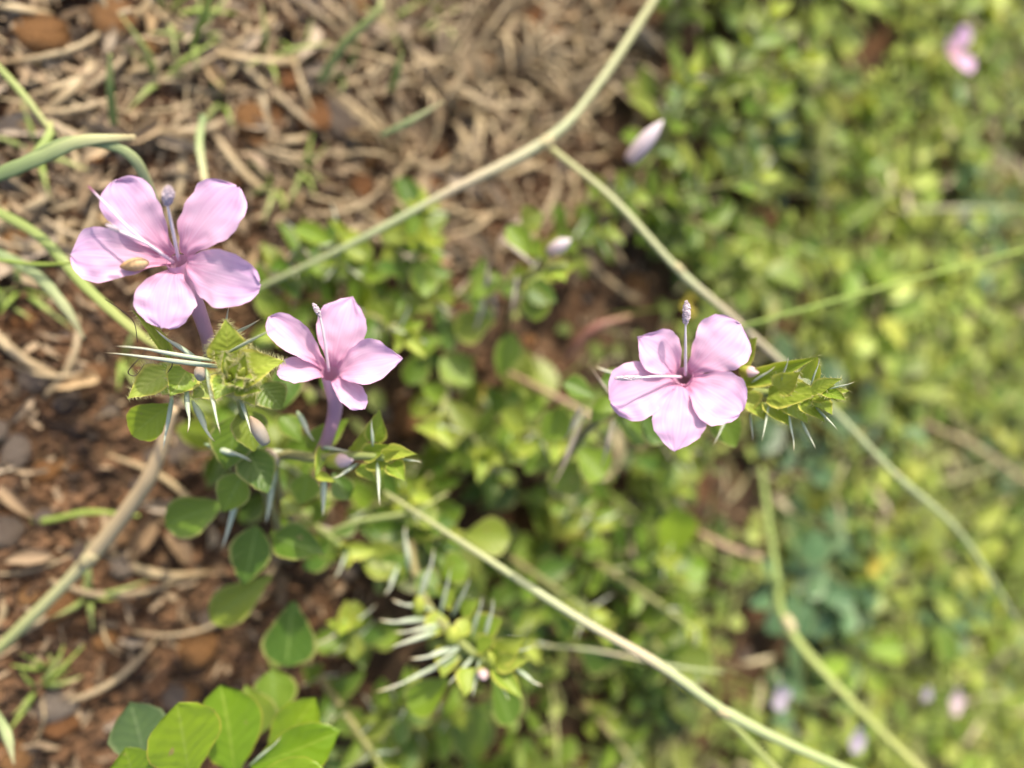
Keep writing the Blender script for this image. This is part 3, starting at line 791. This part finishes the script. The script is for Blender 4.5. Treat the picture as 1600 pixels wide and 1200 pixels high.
# ---- small spiny shoot behind, with a pale pink bud
g6 = G(790, 520)
p6 = thing('spiny_shrub', 'small spiny shrub with a single pale pink bud, below the bent grass culm', 'plant', g6)
stem(p6, [g6 - UP * .004, P(800, 480, .31), P(815, 440, .29), P(850, 420, .27), P(885, 415, .262)], .0018, .001)
for b, t, w in (((825, 406, .272), (776, 365, .27), 12), ((760, 450, .29), (766, 405, .285), 13), ((806, 438, .28), (797, 492, .28), 11), ((758, 470, .3), (740, 525, .3), 14), ((766, 440, .29), (772, 500, .295), 13)):
    spine(p6, b, t, w, True)
for b, t, w in (((850, 430, .268), (908, 412, .262), 34), ((850, 400, .268), (872, 360, .264), 26), ((868, 425, .264), (884, 440, .26), 26)):
    leaf(p6, 'bract', b, t, w)
bud(p6, (858, 394, .266), (892, 374, .26), 22, M_pinkbud)
for b, t, w in (((830, 400, .275), (795, 352, .272), 40), ((815, 350, .28), (850, 335, .278), 48), ((830, 440, .285), (840, 500, .285), 50), ((780, 430, .29), (735, 465, .288), 40), ((820, 450, .285), (870, 470, .285), 46),
                ((770, 500, .3), (710, 520, .3), 55), ((690, 530, .31), (640, 545, .31), 50), ((662, 545, .31), (638, 600, .31), 46), ((690, 560, .31), (740, 600, .31), 60), ((800, 520, .3), (780, 590, .3), 46)):
    leaf(p6, 'leaf', b, t, w, random.uniform(-15, 15))

# ---- broad leaved plant at the bottom
g5 = G(330, 1275)
p5 = thing('broad_leaved_plant', 'broad leaved plant with bright yellow-green obovate leaves and no spines', 'plant', g5)
stem(p5, [g5 - UP * .004, P(345, 1250, .23), P(330, 1215, .208)], .002, .0014)
o = leaf(p5, 'dull', (230, 1200, .214), (203, 1100, .208), 84); o['label'] = 'grey-green leaf underside'  # grey-green is the colour of this leaf's underside
leaf(p5, 'bright', (300, 1216, .203), (273, 1098, .196), 112, 4)
leaf(p5, 'bright', (366, 1212, .216), (346, 1076, .212), 104, -6)
leaf(p5, 'bright', (215, 1240, .204), (193, 1166, .198), 72, 0)
leaf(p5, 'bright', (392, 1196, .212), (528, 1146, .206), 74, 8)
leaf(p5, 'bright', (385, 1225, .203), (505, 1206, .197), 60, 0)
leaf(p5, 'bright', (420, 1185, .222), (490, 1096, .218), 74, 0)
leaf(p5, 'leaf', (400, 1150, .235), (385, 1070, .233), 76, 0)
leaf(p5, 'leaf', (430, 1130, .245), (425, 1050, .245), 70, 0)
spine(p5, (395, 1190, .21), (440, 1150, .206), 7)

# ---- larva on the largest flower
L0, L1 = P(188, 417, .1592), P(232, 410, .1588)
V, F, U = tube_data([L0, L0.lerp(L1, .5) + UP * .0004, L1], lambda s: .00145 * (math.sin(math.pi * min(1, .03 + s * .82)) ** .75) * (1 + .025 * math.sin(s * 42)) * (1 - .5 * s ** 10), 10, 26)
lo = put_world('larva', V, F, U, M_larva, None, L0)
tag(lo, 'small tan spindle shaped larva resting on a petal of the largest flower', 'larva')

# ------------------------------------------------------------------ grass culms and blades
def culm(pts, radii, label, mat=M_culm, name='wild_grass', group=None, flat=.75, nodes=(), seg=8):
    W = [P(*q) for q in pts]
    k0 = random.uniform(0, 50); nl = len(radii) - 1; kn = [k / (len(W) - 1) for k in nodes]
    tab = [(i / nl, v * .8) for i, v in enumerate(radii)]
    def rad(q):
        f = 1 + .14 * noise.noise(Vector((q * 9 + k0, 0, 0)))
        for kq in kn:
            if q > kq: f *= 1 + .22 * math.exp(-(q - kq) * 9)     # the sheath above a joint
        return lerp_tab(tab, q) * f
    V, F, U = tube_data([w + (rv(.0005) if 0 < i < len(W) - 1 else Vector()) for i, w in enumerate(W)], rad, seg, 10 * (len(pts) - 1), flat)
    o = put_world(name, V, F, U, mat, None, W[0]); tag(o, label, 'grass', group)
    for k in nodes:
        c = W[k]; d = (W[min(k + 1, len(W) - 1)] - W[k - 1]).normalized()
        r = lerp_tab([(i / (len(radii) - 1), v) for i, v in enumerate(radii)], k / (len(W) - 1)) * .98
        V, F, U = tube_data([c - d * r * 1.3, c, c + d * r * 1.3], [r * .8, r, r * .8], 8, 4)
        put_world('node', V, F, U, M_node, o)
    return o
mm = .001
culm([(1035, -20, .29), (930, 140, .275), (853, 222, .268), (700, 302, .262), (560, 376, .262), (400, 452, .27), (330, 480, .29)], [2.1 * mm, 2.0 * mm, 2.1 * mm, 1.5 * mm, 1.1 * mm, .8 * mm],
     'long pale green grass culm bent at a joint above bare soil', nodes=(2,))
culm([(862, 232, .268), (960, 312, .262), (1060, 420, .262), (1140, 492, .27), (1300, 640, .30), (1400, 742, .31), (1500, 832, .33), (1590, 970, .36)], [1.5 * mm, 1.7 * mm, 1.7 * mm, 1.6 * mm, 1.4 * mm],
     'pale grass culm running behind the leafy flower spike', nodes=(2, 5))
culm([(600, 768, .252), (740, 862, .238), (900, 962, .228), (1030, 1040, .225), (1130, 1112, .228), (1240, 1166, .235), (1370, 1222, .245)], [.8 * mm, 1.5 * mm, 1.9 * mm, 1.8 * mm, 1.6 * mm],
     'thick pale green grass culm slanting past the white spined shrub', nodes=(4,))
culm([(1040, 1046, .24), (1120, 1110, .245), (1200, 1190, .25), (1240, 1230, .25)], [1.2 * mm, 1.4 * mm, 1.2 * mm], 'green grass blade splitting away beneath the thick pale culm', M_grass, 'wild_grass', flat=.35)
culm([(1190, 730, .40), (1212, 890, .37), (1232, 975, .36), (1320, 1085, .34), (1460, 1222, .33)], [2.6 * mm, 3.2 * mm, 3.3 * mm, 3.0 * mm], 'blurred wide green grass stem kinked at a joint above the weeds', M_grass, flat=.5, nodes=(2,))
culm([(1146, 514, .27), (1330, 462, .285), (1480, 424, .30), (1640, 380, .31)], [.7 * mm, 1.0 * mm, 1.0 * mm, .9 * mm], 'thin bright green grass stem beyond the flat open flower', M_gculm)
culm([(-30, 1040, .262), (60, 952, .255), (140, 872, .248), (205, 790, .24), (240, 730, .235), (272, 636, .228)], [2.4 * mm, 2.5 * mm, 3.0 * mm, 3.0 * mm, 1.9 * mm], 'stout tan and green grass stalk beside dark soil', nodes=(2,), mat=M_stalk)
culm([(-20, 280, .205), (60, 244, .202), (130, 220, .2), (212, 214, .202)], [2.3 * mm, 2.4 * mm, 2.0 * mm, .9 * mm], 'broad pale grass blade arching straight across the litter', M_bluegrass, 'wild_grass', flat=.3)
culm([(20, 262, .206), (100, 226, .203), (160, 224, .202), (212, 252, .205), (240, 310, .215), (252, 350, .225)], [1.6 * mm, 1.8 * mm, 1.9 * mm, 1.7 * mm, 1.2 * mm], 'pale grass blade curving down behind the largest flower', M_bluegrass, 'wild_grass', flat=.3)
culm([(-20, 85, .23), (30, 140, .228), (86, 212, .23)], [1.2 * mm, 1.5 * mm, .9 * mm], 'short straight green grass stem ending over the litter', M_grass)
culm([(50, 250, .225), (75, 215, .228), (80, 190, .23)], [1.8 * mm, 1.6 * mm, .6 * mm], 'short dark green grass shoot under the pale arching blade', M_grass, 'wild_grass', flat=.3)
culm([(-20, 322, .225), (60, 372, .222), (130, 448, .22), (205, 512, .214), (262, 552, .2)], [1.8 * mm, 1.9 * mm, 1.9 * mm, 1.6 * mm, 1.0 * mm], 'broad dull green grass blade passing under the largest flower', M_grass, 'wild_grass', flat=.3)
culm([(-20, 388, .23), (50, 428, .228), (100, 480, .228), (132, 530, .232)], [1.9 * mm, 2.1 * mm, 1.9 * mm, .6 * mm], 'green grass blade with a dry tan tip near the shrub', M_bluegrass, 'wild_grass', flat=.3)
culm([(-20, 404, .22), (60, 412, .218), (125, 410, .21)], [.7 * mm, .8 * mm, .4 * mm], 'very thin green grass stem pointing at the largest flower', M_gculm)
culm([(318, 180, .262), (314, 225, .252), (322, 290, .245)], [1.4 * mm, 1.7 * mm, 1.4 * mm], 'upright grey-green grass blade rising behind the largest flower', M_bluegrass, 'wild_grass', flat=.3)
culm([(178, 195, .262), (174, 140, .252), (172, 84, .245)], [1.7 * mm, 1.6 * mm, .8 * mm], 'short green grass blade standing alone in dry litter', M_grass, 'wild_grass', flat=.3)
culm([(-10, 1108, .23), (10, 1150, .225), (22, 1195, .225)], [1.2 * mm, 1.9 * mm, .4 * mm], 'short pale yellow grass tip beside dark soil', M_bluegrass, 'wild_grass', flat=.3)
culm([(-20, 800, .27), (60, 812, .266), (140, 800, .262), (218, 806, .262)], [1.0 * mm, 1.3 * mm, 1.3 * mm, .5 * mm], 'thin yellowish grass sprig lying across the stout stalk', M_gculm, 'wild_grass', flat=.35)
culm([(595, 212, .27), (640, 190, .266), (694, 158, .262)], [1.0 * mm, 1.4 * mm, .5 * mm], 'grey-green pointed grass blade over a tan stone', M_bluegrass, 'wild_grass', flat=.3)
culm([(500, 128, .29), (540, 70, .28), (585, 20, .275), (600, -10, .275)], [1.9 * mm, 2.0 * mm, 1.5 * mm, .8 * mm], 'dark green grass blade leaning over dry litter', M_grass, 'wild_grass', flat=.3)
culm([(610, 142, .29), (618, 110, .28), (628, 80, .275)], [1.8 * mm, 1.9 * mm, .6 * mm], 'small green grass blade beside dead straw', M_grass, 'wild_grass', flat=.3)
culm([(300, 70, .28), (316, 30, .27), (332, -10, .265)], [1.6 * mm, 1.8 * mm, 1.2 * mm], 'bright green grass blade between grey dead leaves', M_gculm, 'wild_grass', flat=.3)
culm([(1190, 905, .36), (1030, 830, .37), (940, 760, .38)], [.5 * mm, .6 * mm, .5 * mm], 'hair thin grass stem among shaded leaves', M_gculm)
culm([(1400, 330, .50), (1500, 324, .5), (1640, 330, .52)], [1.2 * mm, 1.5 * mm, 1.2 * mm], 'pale far grass stem lying over the weeds', M_culm)
culm([(1290, 375, .45), (1340, 340, .45), (1400, 290, .46)], [1.0 * mm, 1.3 * mm, .8 * mm], 'far green grass blade slanting over the weeds', M_grass, 'wild_grass', flat=.4)
culm([(1440, 660, .5), (1530, 700, .5), (1640, 780, .5)], [1.6 * mm, 2.0 * mm, 1.6 * mm], 'far tan grass stem fallen among the weeds', M_straw)
culm([(830, 1008, .29), (930, 1016, .285), (1060, 1040, .28), (1130, 1050, .28)], [.6 * mm, .8 * mm, .8 * mm, .5 * mm], 'thin pale grass stem crossing beneath the thick culm', M_culm)
culm([(505, 835, .262), (560, 815, .265), (640, 800, .27), (700, 770, .28)], [.7 * mm, 1.0 * mm, 1.0 * mm, .6 * mm], 'thin olive grass stem under the half opened flower spike', M_grass)
# twigs
tw = culm([(885, 562, .33), (905, 535, .325), (935, 510, .322), (985, 494, .325)], [1.4 * mm, 2.2 * mm, 2.4 * mm, 1.2 * mm], 'curved reddish twig in the shaded gap', M_twig, 'twig', flat=1); tw['category'] = 'twig'
tw = culm([(780, 575, .34), (860, 615, .33), (935, 655, .325)], [1.6 * mm, 1.8 * mm, 1.5 * mm], 'straight tan twig pointing at the flat open flower', M_btwig, 'twig', flat=1); tw['category'] = 'twig'
tw = culm([(1090, 832, .40), (1140, 855, .395), (1190, 872, .395)], [2.4 * mm, 2.6 * mm, 2.0 * mm], 'brown broken twig near the kinked grass stem', M_btwig, 'twig', flat=1); tw['category'] = 'twig'
# dark hair-like tendrils by the largest flower's spines
for pts, lab in (([(165, 468, .175), (190, 482, .172), (212, 500, .172), (215, 535, .173)], 'fine dark tendril looping beside the pale spiny bract'),
                 ([(230, 545, .168), (215, 566, .166), (202, 580, .166), (210, 588, .167), (225, 570, .168)], 'fine dark curled tendril under the long spines'),
                 ([(262, 545, .166), (266, 568, .167), (262, 582, .168)], 'short dark tendril crossing the hairy bract')):
    o = culm(pts, [.00013, .00016, .00010], lab, M_thread, 'tendril', flat=1, seg=5); o['category'] = 'tendril'

# short tufts of grass on the soil
def tuft(px, py, n, L, label, group, mats):
    p = G(px, py)
    t = thing('grass_tuft', label, 'grass', p, group)
    for k in range(n):
        a = random.uniform(0, 6.28); l = L * random.uniform(.6, 1.2); le = random.uniform(.4, 1.1)
        d = Vector((math.cos(a) * le, math.sin(a) * le, 1))
        pts = [p - UP * .002, p + d * l * .45, p + Vector((d.x * 1.6, d.y * 1.6, .8)) * l * .75]
        V, F, U = tube_data(pts, [.0010, .0011, .0002], 5, 6, .3)
        put_world('blade', V, F, U, random.choice(mats), t)
for px, py in ((300, 70), (250, 130), (345, 160), (410, 100), (470, 90), (540, 120), (600, 40), (690, 30), (430, 290), (470, 270), (260, 30), (85, 1040), (60, 1070), (140, 930), (60, 240), (30, 450), (20, 480), (190, 560)):
    tuft(px, py, random.randint(4, 7), random.uniform(.012, .022), 'small tuft of short green grass on bare soil near ' + near(G(px, py)), 'grass tufts on the bare soil', [M_grass, M_grass, M_gculm])
for px, py in ((640, 60), (660, 130), (850, 140), (900, 110), (560, 90), (800, 20), (740, 160), (880, 170), (950, 90), (830, 200), (620, 250), (760, 40), (820, 90), (780, 120), (720, 100), (880, 60), (930, 30), (700, 180)):
    tuft(px, py, random.randint(7, 11), random.uniform(.025, .045), 'dead tuft of pale straw blades near ' + near(G(px, py)), 'dead grass tufts among the stones', [M_straw])

# ------------------------------------------------------------------ filler shrubs: stem, paired leaves, spines
def shrub(px, py, hgt, nodes, Lf, label, group, lean=None, spn=True, kind='leaf', tipk='bract'):
    p = G(px, py)
    t = thing('spiny_shoot', label, 'plant', p, group)
    ln = lean if lean is not None else Vector((random.uniform(-.6, .6), random.uniform(-.5, .4), 0))
    pts = [p - UP * .003, p + ln * hgt * .25 + UP * hgt * .4, p + ln * hgt * .7 + UP * hgt * .8, p + ln * hgt + UP * hgt]
    V, F, U = tube_data(pts, [.0016, .0014, .0008], 6, 12); put_world('stem', V, F, U, M_stem, t)
    c = catmull(pts, 30)
    ph = random.uniform(0, 3)
    for k in range(nodes):
        s = .22 + .78 * k / (nodes - 1)
        i = min(29, int(s * 30)); q = c[i]
        ax = (c[min(30, i + 1)] - c[max(0, i - 1)]).normalized()
        e1 = ax.cross(Vector((1, .2, .1))).normalized(); e2 = ax.cross(e1)
        ph += math.pi / 2 + random.uniform(-.2, .2)
        top = k >= nodes - 2
        for sg in (0, math.pi):
            a = ph + sg
            r = e1 * math.cos(a) + e2 * math.sin(a)
            l = Lf * random.uniform(.75, 1.2) * (.55 if top else 1 - .3 * k / nodes)
            d = (r + ax * (.9 if top else random.uniform(.1, .5)) + UP * .1).normalized()
            N = (ax * .7 + UP * .6 + TOSUN * .3 + rv(.25))
            inst('bract' if top else 'leaf', random.choice(LEAF[tipk if top else kind]), q, q + d * l, N, l * random.uniform(.5, .68), t)
            if spn and random.random() < .55:
                a2 = a + random.uniform(.5, 1.1); r2 = e1 * math.cos(a2) + e2 * math.sin(a2)
                inst('spine', random.choice(SPINE if random.random() < .75 else DSPINE), q, q + (r2 + ax * .35).normalized() * random.uniform(.009, .015), UP, .0015, t, True)
    return t
spots = [(400, 475), (450, 500), (500, 470), (475, 415), (395, 750), (450, 715), (345, 725), (620, 760), (590, 850), (700, 650), (520, 540), (400, 640), (560, 440), (615, 415), (680, 560), (730, 640), (790, 690), (720, 730), (660, 700), (840, 760), (880, 850), (940, 870), (760, 850), (560, 1000), (620, 1140), (700, 1180), (860, 960), (900, 1090),
         (560, 1120), (1000, 740), (960, 950), (830, 390), (900, 320), (960, 300), (820, 1180), (600, 480), (650, 480), (540, 790), (960, 800), (480, 1030), (740, 930)]
for px, py in spots:
    hh, nn = random.uniform(.04, .075), random.randint(5, 7)
    shrub(px, py, hh, nn, random.uniform(.016, .022), '%s spiny shoot with %s pairs of green oval leaves near %s' % ('short' if hh < .052 else 'tall' if hh > .063 else 'middling', {5: 'five', 6: 'six', 7: 'seven'}[nn], near(G(px, py))), 'flowerless spiny shoots around the flowering shrubs')
for px, py in ((1030, 60), (1060, 130), (1000, 20), (1040, 210), (1090, 240), (1000, 330), (1080, 340), (1110, 30)):
    shrub(px, py, random.uniform(.05, .08), 6, random.uniform(.020, .026), 'leafy dark green shoot between the litter and the mat near ' + near(G(px, py)), 'dark green shoots along the edge of the litter', spn=False)
q = shrub(975, 330, .085, 6, .018, 'spiny shoot topped by a slender whitish pink closed bud', None, lean=Vector((.0, .15, 0)))
tp = P(972, 255, .275)
bud(q, (982, 252, .272), (1036, 188, .264), 27, M_pinkbud)
# yellowing leaf standing alone, round
g7 = G(1065, 900)
p7 = thing('leafy_weed', 'weed with one large round yellow-green leaf above dark ground', 'plant', g7)
stem(p7, [g7 - UP * .003, P(1058, 880, .37), P(1054, 865, .355)], .0013, .0008)
o = leaf(p7, 'bright', (1054, 868, .355), (1054, 796, .345), 72, 0, var=0)
leaf(p7, 'bright', (1060, 880, .36), (1105, 895, .355), 46); leaf(p7, 'leaf', (1056, 880, .365), (1010, 900, .36), 46)

# ------------------------------------------------------------------ the green mat of small weeds beyond
def weed(p, rad, n, Lf, label, group, kind='matr', tint=1.0):
    t = thing('leafy_weed', label, 'plant', p, group)
    hgt = random.uniform(.012, .035)
    top = p + Vector((random.uniform(-.4, .4) * rad, random.uniform(-.4, .4) * rad, hgt))
    V, F, U = tube_data([p - UP * .003, p.lerp(top, .5) + rv(.002), top], [.001, .0008, .0005], 5, 5); put_world('stem', V, F, U, M_stem, t)
    for k in range(n):
        a = random.uniform(0, 6.28); rr = rad * random.random() ** .6
        s = random.uniform(.3, 1)
        b = p.lerp(top, s) + Vector((math.cos(a), math.sin(a), 0)) * rr * .6
        l = Lf * random.uniform(.6, 1.3)
        d = Vector((math.cos(a), math.sin(a), random.uniform(-.25, .55))).normalized()
        o = inst('leaf', random.choice(LEAF[kind]), b, b + d * l, UP + rv(.55) + TOSUN * .3, l * random.uniform(.5, .8), t)
        o.color = (tint, tint, tint, 1)
    return t
KINDS = [('low weed with round yellow-green leaves near ', 'round leaved yellow-green weeds', 'matr'), ('low weed with pointed yellow-green leaves near ', 'pointed leaved yellow-green weeds', 'mato'),
         ('low weed with small dark green leaves near ', 'dark green weeds of the mat', 'leaf'),
         ('low weed with dull grey-green leaves near ', 'grey-green weeds of the mat', 'dull')]
placed = []
tries = 0
while len(placed) < 265 and tries < 20000:
    tries += 1
    x = random.uniform(-.40, .40); y = random.uniform(.08, .80)
    p = Vector((x, y, gz(x, y)))
    px, py, d = topix(p)
    if not (-60 < py < 1270 and px < 1680): continue
    g = green(px, py)
    if g < random.uniform(.0, 1.2): continue
    if px < 1000 and random.random() < .55: continue
    if noise.noise(p * 13 + Vector((9, 9, 0))) < -.18 - (px > 1200): continue
    if any((p - q).length < .018 for q in placed): continue
    placed.append(p)
    r = random.random()
    lab, grp, kd = KINDS[0] if r < .42 else KINDS[1] if r < .76 else KINDS[2] if r < .90 else KINDS[3]
    if px < 1060 and random.random() < .55: lab, grp, kd = KINDS[2]
    Ls = random.choice((.009, .012, .015, .019, .024))
    tn = random.choice((.8, 1.0, 1.15, 1.3)) if px > 1280 else random.choice((.5, .7, .9, 1.0, 1.15)) if px > 1060 else random.choice((.45, .6, .75, .95))
    weed(p, .016 + Ls * .8, int(26 - Ls * 600), Ls, lab.replace('low weed with ', 'low weed with %s%s ' % ({.009: 'tiny', .012: 'small', .015: 'medium', .019: 'large', .024: 'broad'}[Ls], ' dark' if tn < .7 else '')).replace('small small', 'small').replace('dark small dark', 'small dark').replace('dark dark', 'dark') + near(p), grp, kd, tn)
# the undergrowth below them, uncountable: one mass of leaflets and stalks
def mass(name, n, mat, label, cat, f, Lr, wr, up):
    V, F, U = [], [], []
    k = 0
    while k < n:
        p = f()
        if p is None: continue
        k += 1
        a = random.uniform(0, 6.28); L = random.uniform(*Lr); w = L * random.uniform(*wr)
        M = axes(p, p + Vector((math.cos(a), math.sin(a), random.uniform(*up))).normalized() * L, UP + rv(.5), w)
        b = len(V)
        for x, y, z in ((0, 0, 0), (-.4, .35, .1), (.4, .35, .1), (0, .35, 0), (-.35, .75, .06), (.35, .75, .06), (0, .75, 0), (0, 1, -.08)):
            V.append(tuple(M @ Vector((x, y, z)))); U.append((x + .5, y))
        F += [(b, b + 3, b + 1), (b, b + 2, b + 3), (b + 1, b + 3, b + 6, b + 4), (b + 3, b + 2, b + 5, b + 6), (b + 4, b + 6, b + 7), (b + 6, b + 5, b + 7)]
    o = bpy.data.objects.new(name, mesh_from(name, V, F, U, mat)); col.objects.link(o)
    tag(o, label, cat); o['kind'] = 'stuff'
def f_under():
    x = random.uniform(-.75, .75); y = random.uniform(-.1, 1.5)
    p = Vector((x, y, 0)); px, py, d = topix(p)
    if green(px, py) < random.uniform(-.1, 1.4): return None
    if px < 1050 and random.random() < .6: return None
    p.z = gz(x, y) + random.uniform(.001, .014)
    return p
m_under = mat_plain('undergrowth', (0.36, 0.42, 0.10), nscale=30, c2=(0.20, 0.27, 0.05), trans=.35, rough=.5)
mass('undergrowth', 22000, m_under, 'dense mass of tiny leaves under the green weeds', 'ground cover', f_under, (.006, .013), (.45, .8), (-.2, .6))
m_dgrass = mat_plain('thin_grass', (0.50, 0.50, 0.25), nscale=30, c2=(0.36, 0.43, 0.14), trans=.3, rough=.5)
def f_grass():
    x = random.uniform(-.8, .8); y = random.uniform(.2, 1.6)
    p = Vector((x, y, 0)); px, py, d = topix(p)
    if green(px, py) < random.uniform(.8, 4.0) or noise.noise(p * 9 + Vector((4, 2, 0))) < random.uniform(-.5, .35): return None
    p.z = gz(x, y); return p
mass('thin_grass', 11000, m_dgrass, 'thin pale grass growing through the green weeds', 'grass', f_grass, (.015, .06), (.012, .03), (.1, 1.3))

# far blossoms in the mat
def blossom(px, py, d, r, mat, label, n=5, name='blossom'):
    c = P(px, py, d)
    g = Vector((c.x, c.y, gz(c.x, c.y)))
    t = thing(name, label, 'flower', g)
    V, F, U = tube_data([g - UP * .002, g.lerp(c, .5) + rv(.002), c], [.0006, .0006, .0005], 5, 6); put_world('stem', V, F, U, M_gculm, t)
    for k in range(n):
        a = k * 6.28 / n + random.random()
        dd = Vector((math.cos(a), math.sin(a), .5)).normalized()
        me = sheet_mesh('petal', mat, 'petal', 6, 4, cup=.3, bend=.1, seed=k)
        inst('petal', me, c, c + dd * r, UP, r * .75, t)
    return t
blossom(1482, 84, .50, .020, M_petal, 'far pale pink blossom above the weeds at the litter side', 3)
blossom(1212, 1086, .40, .009, M_white, 'small lilac white blossom beside the kinked grass stem')
blossom(1442, 1082, .46, .006, M_white, 'tiny dull pink blossom next to a pale one')
blossom(1484, 1092, .46, .010, M_pale, 'pale pink small blossom next to a tiny dull one')
blossom(1330, 1152, .38, .008, M_white, 'small bluish white blossom by the thick pale culm')
blossom(1358, 884, .45, .008, M_yellow, 'yellow small blossom among weeds beyond the leafy spike')
blossom(1072, 476, .35, .0065, M_yellow, 'dull yellow leaves behind the flat open pink flower', 3)  # faint yellow leaves, built with the blossom shape as a stand-in
blossom(745, 612, .35, .005, M_yellow, 'small yellow leaves in shade beside the half opened flower', 4)  # also yellow leaves, drawn as blossom petals

m_dead = mat_plain('dead_thatch', (0.50, 0.44, 0.27), nscale=50, c2=(0.27, 0.21, 0.12), trans=.15, rough=.7)
def f_thatch():
    x = random.uniform(-.8, .8); y = random.uniform(.15, 1.5)
    p = Vector((x, y, 0)); px, py, d = topix(p)
    if green(px, py) < .3 and green(px, py) > -.9: return None
    if px < 900: return None
    if noise.noise(p * 11) < random.uniform(-.3, .4) - max(0, (px - 1300) / 700): return None
    p.z = gz(x, y) + random.uniform(.002, .02); return p
mass('dead_thatch', 6500, m_dead, 'tan dead thatch scattered between the green weeds', 'plant litter', f_thatch, (.008, .03), (.06, .22), (-.1, .5))
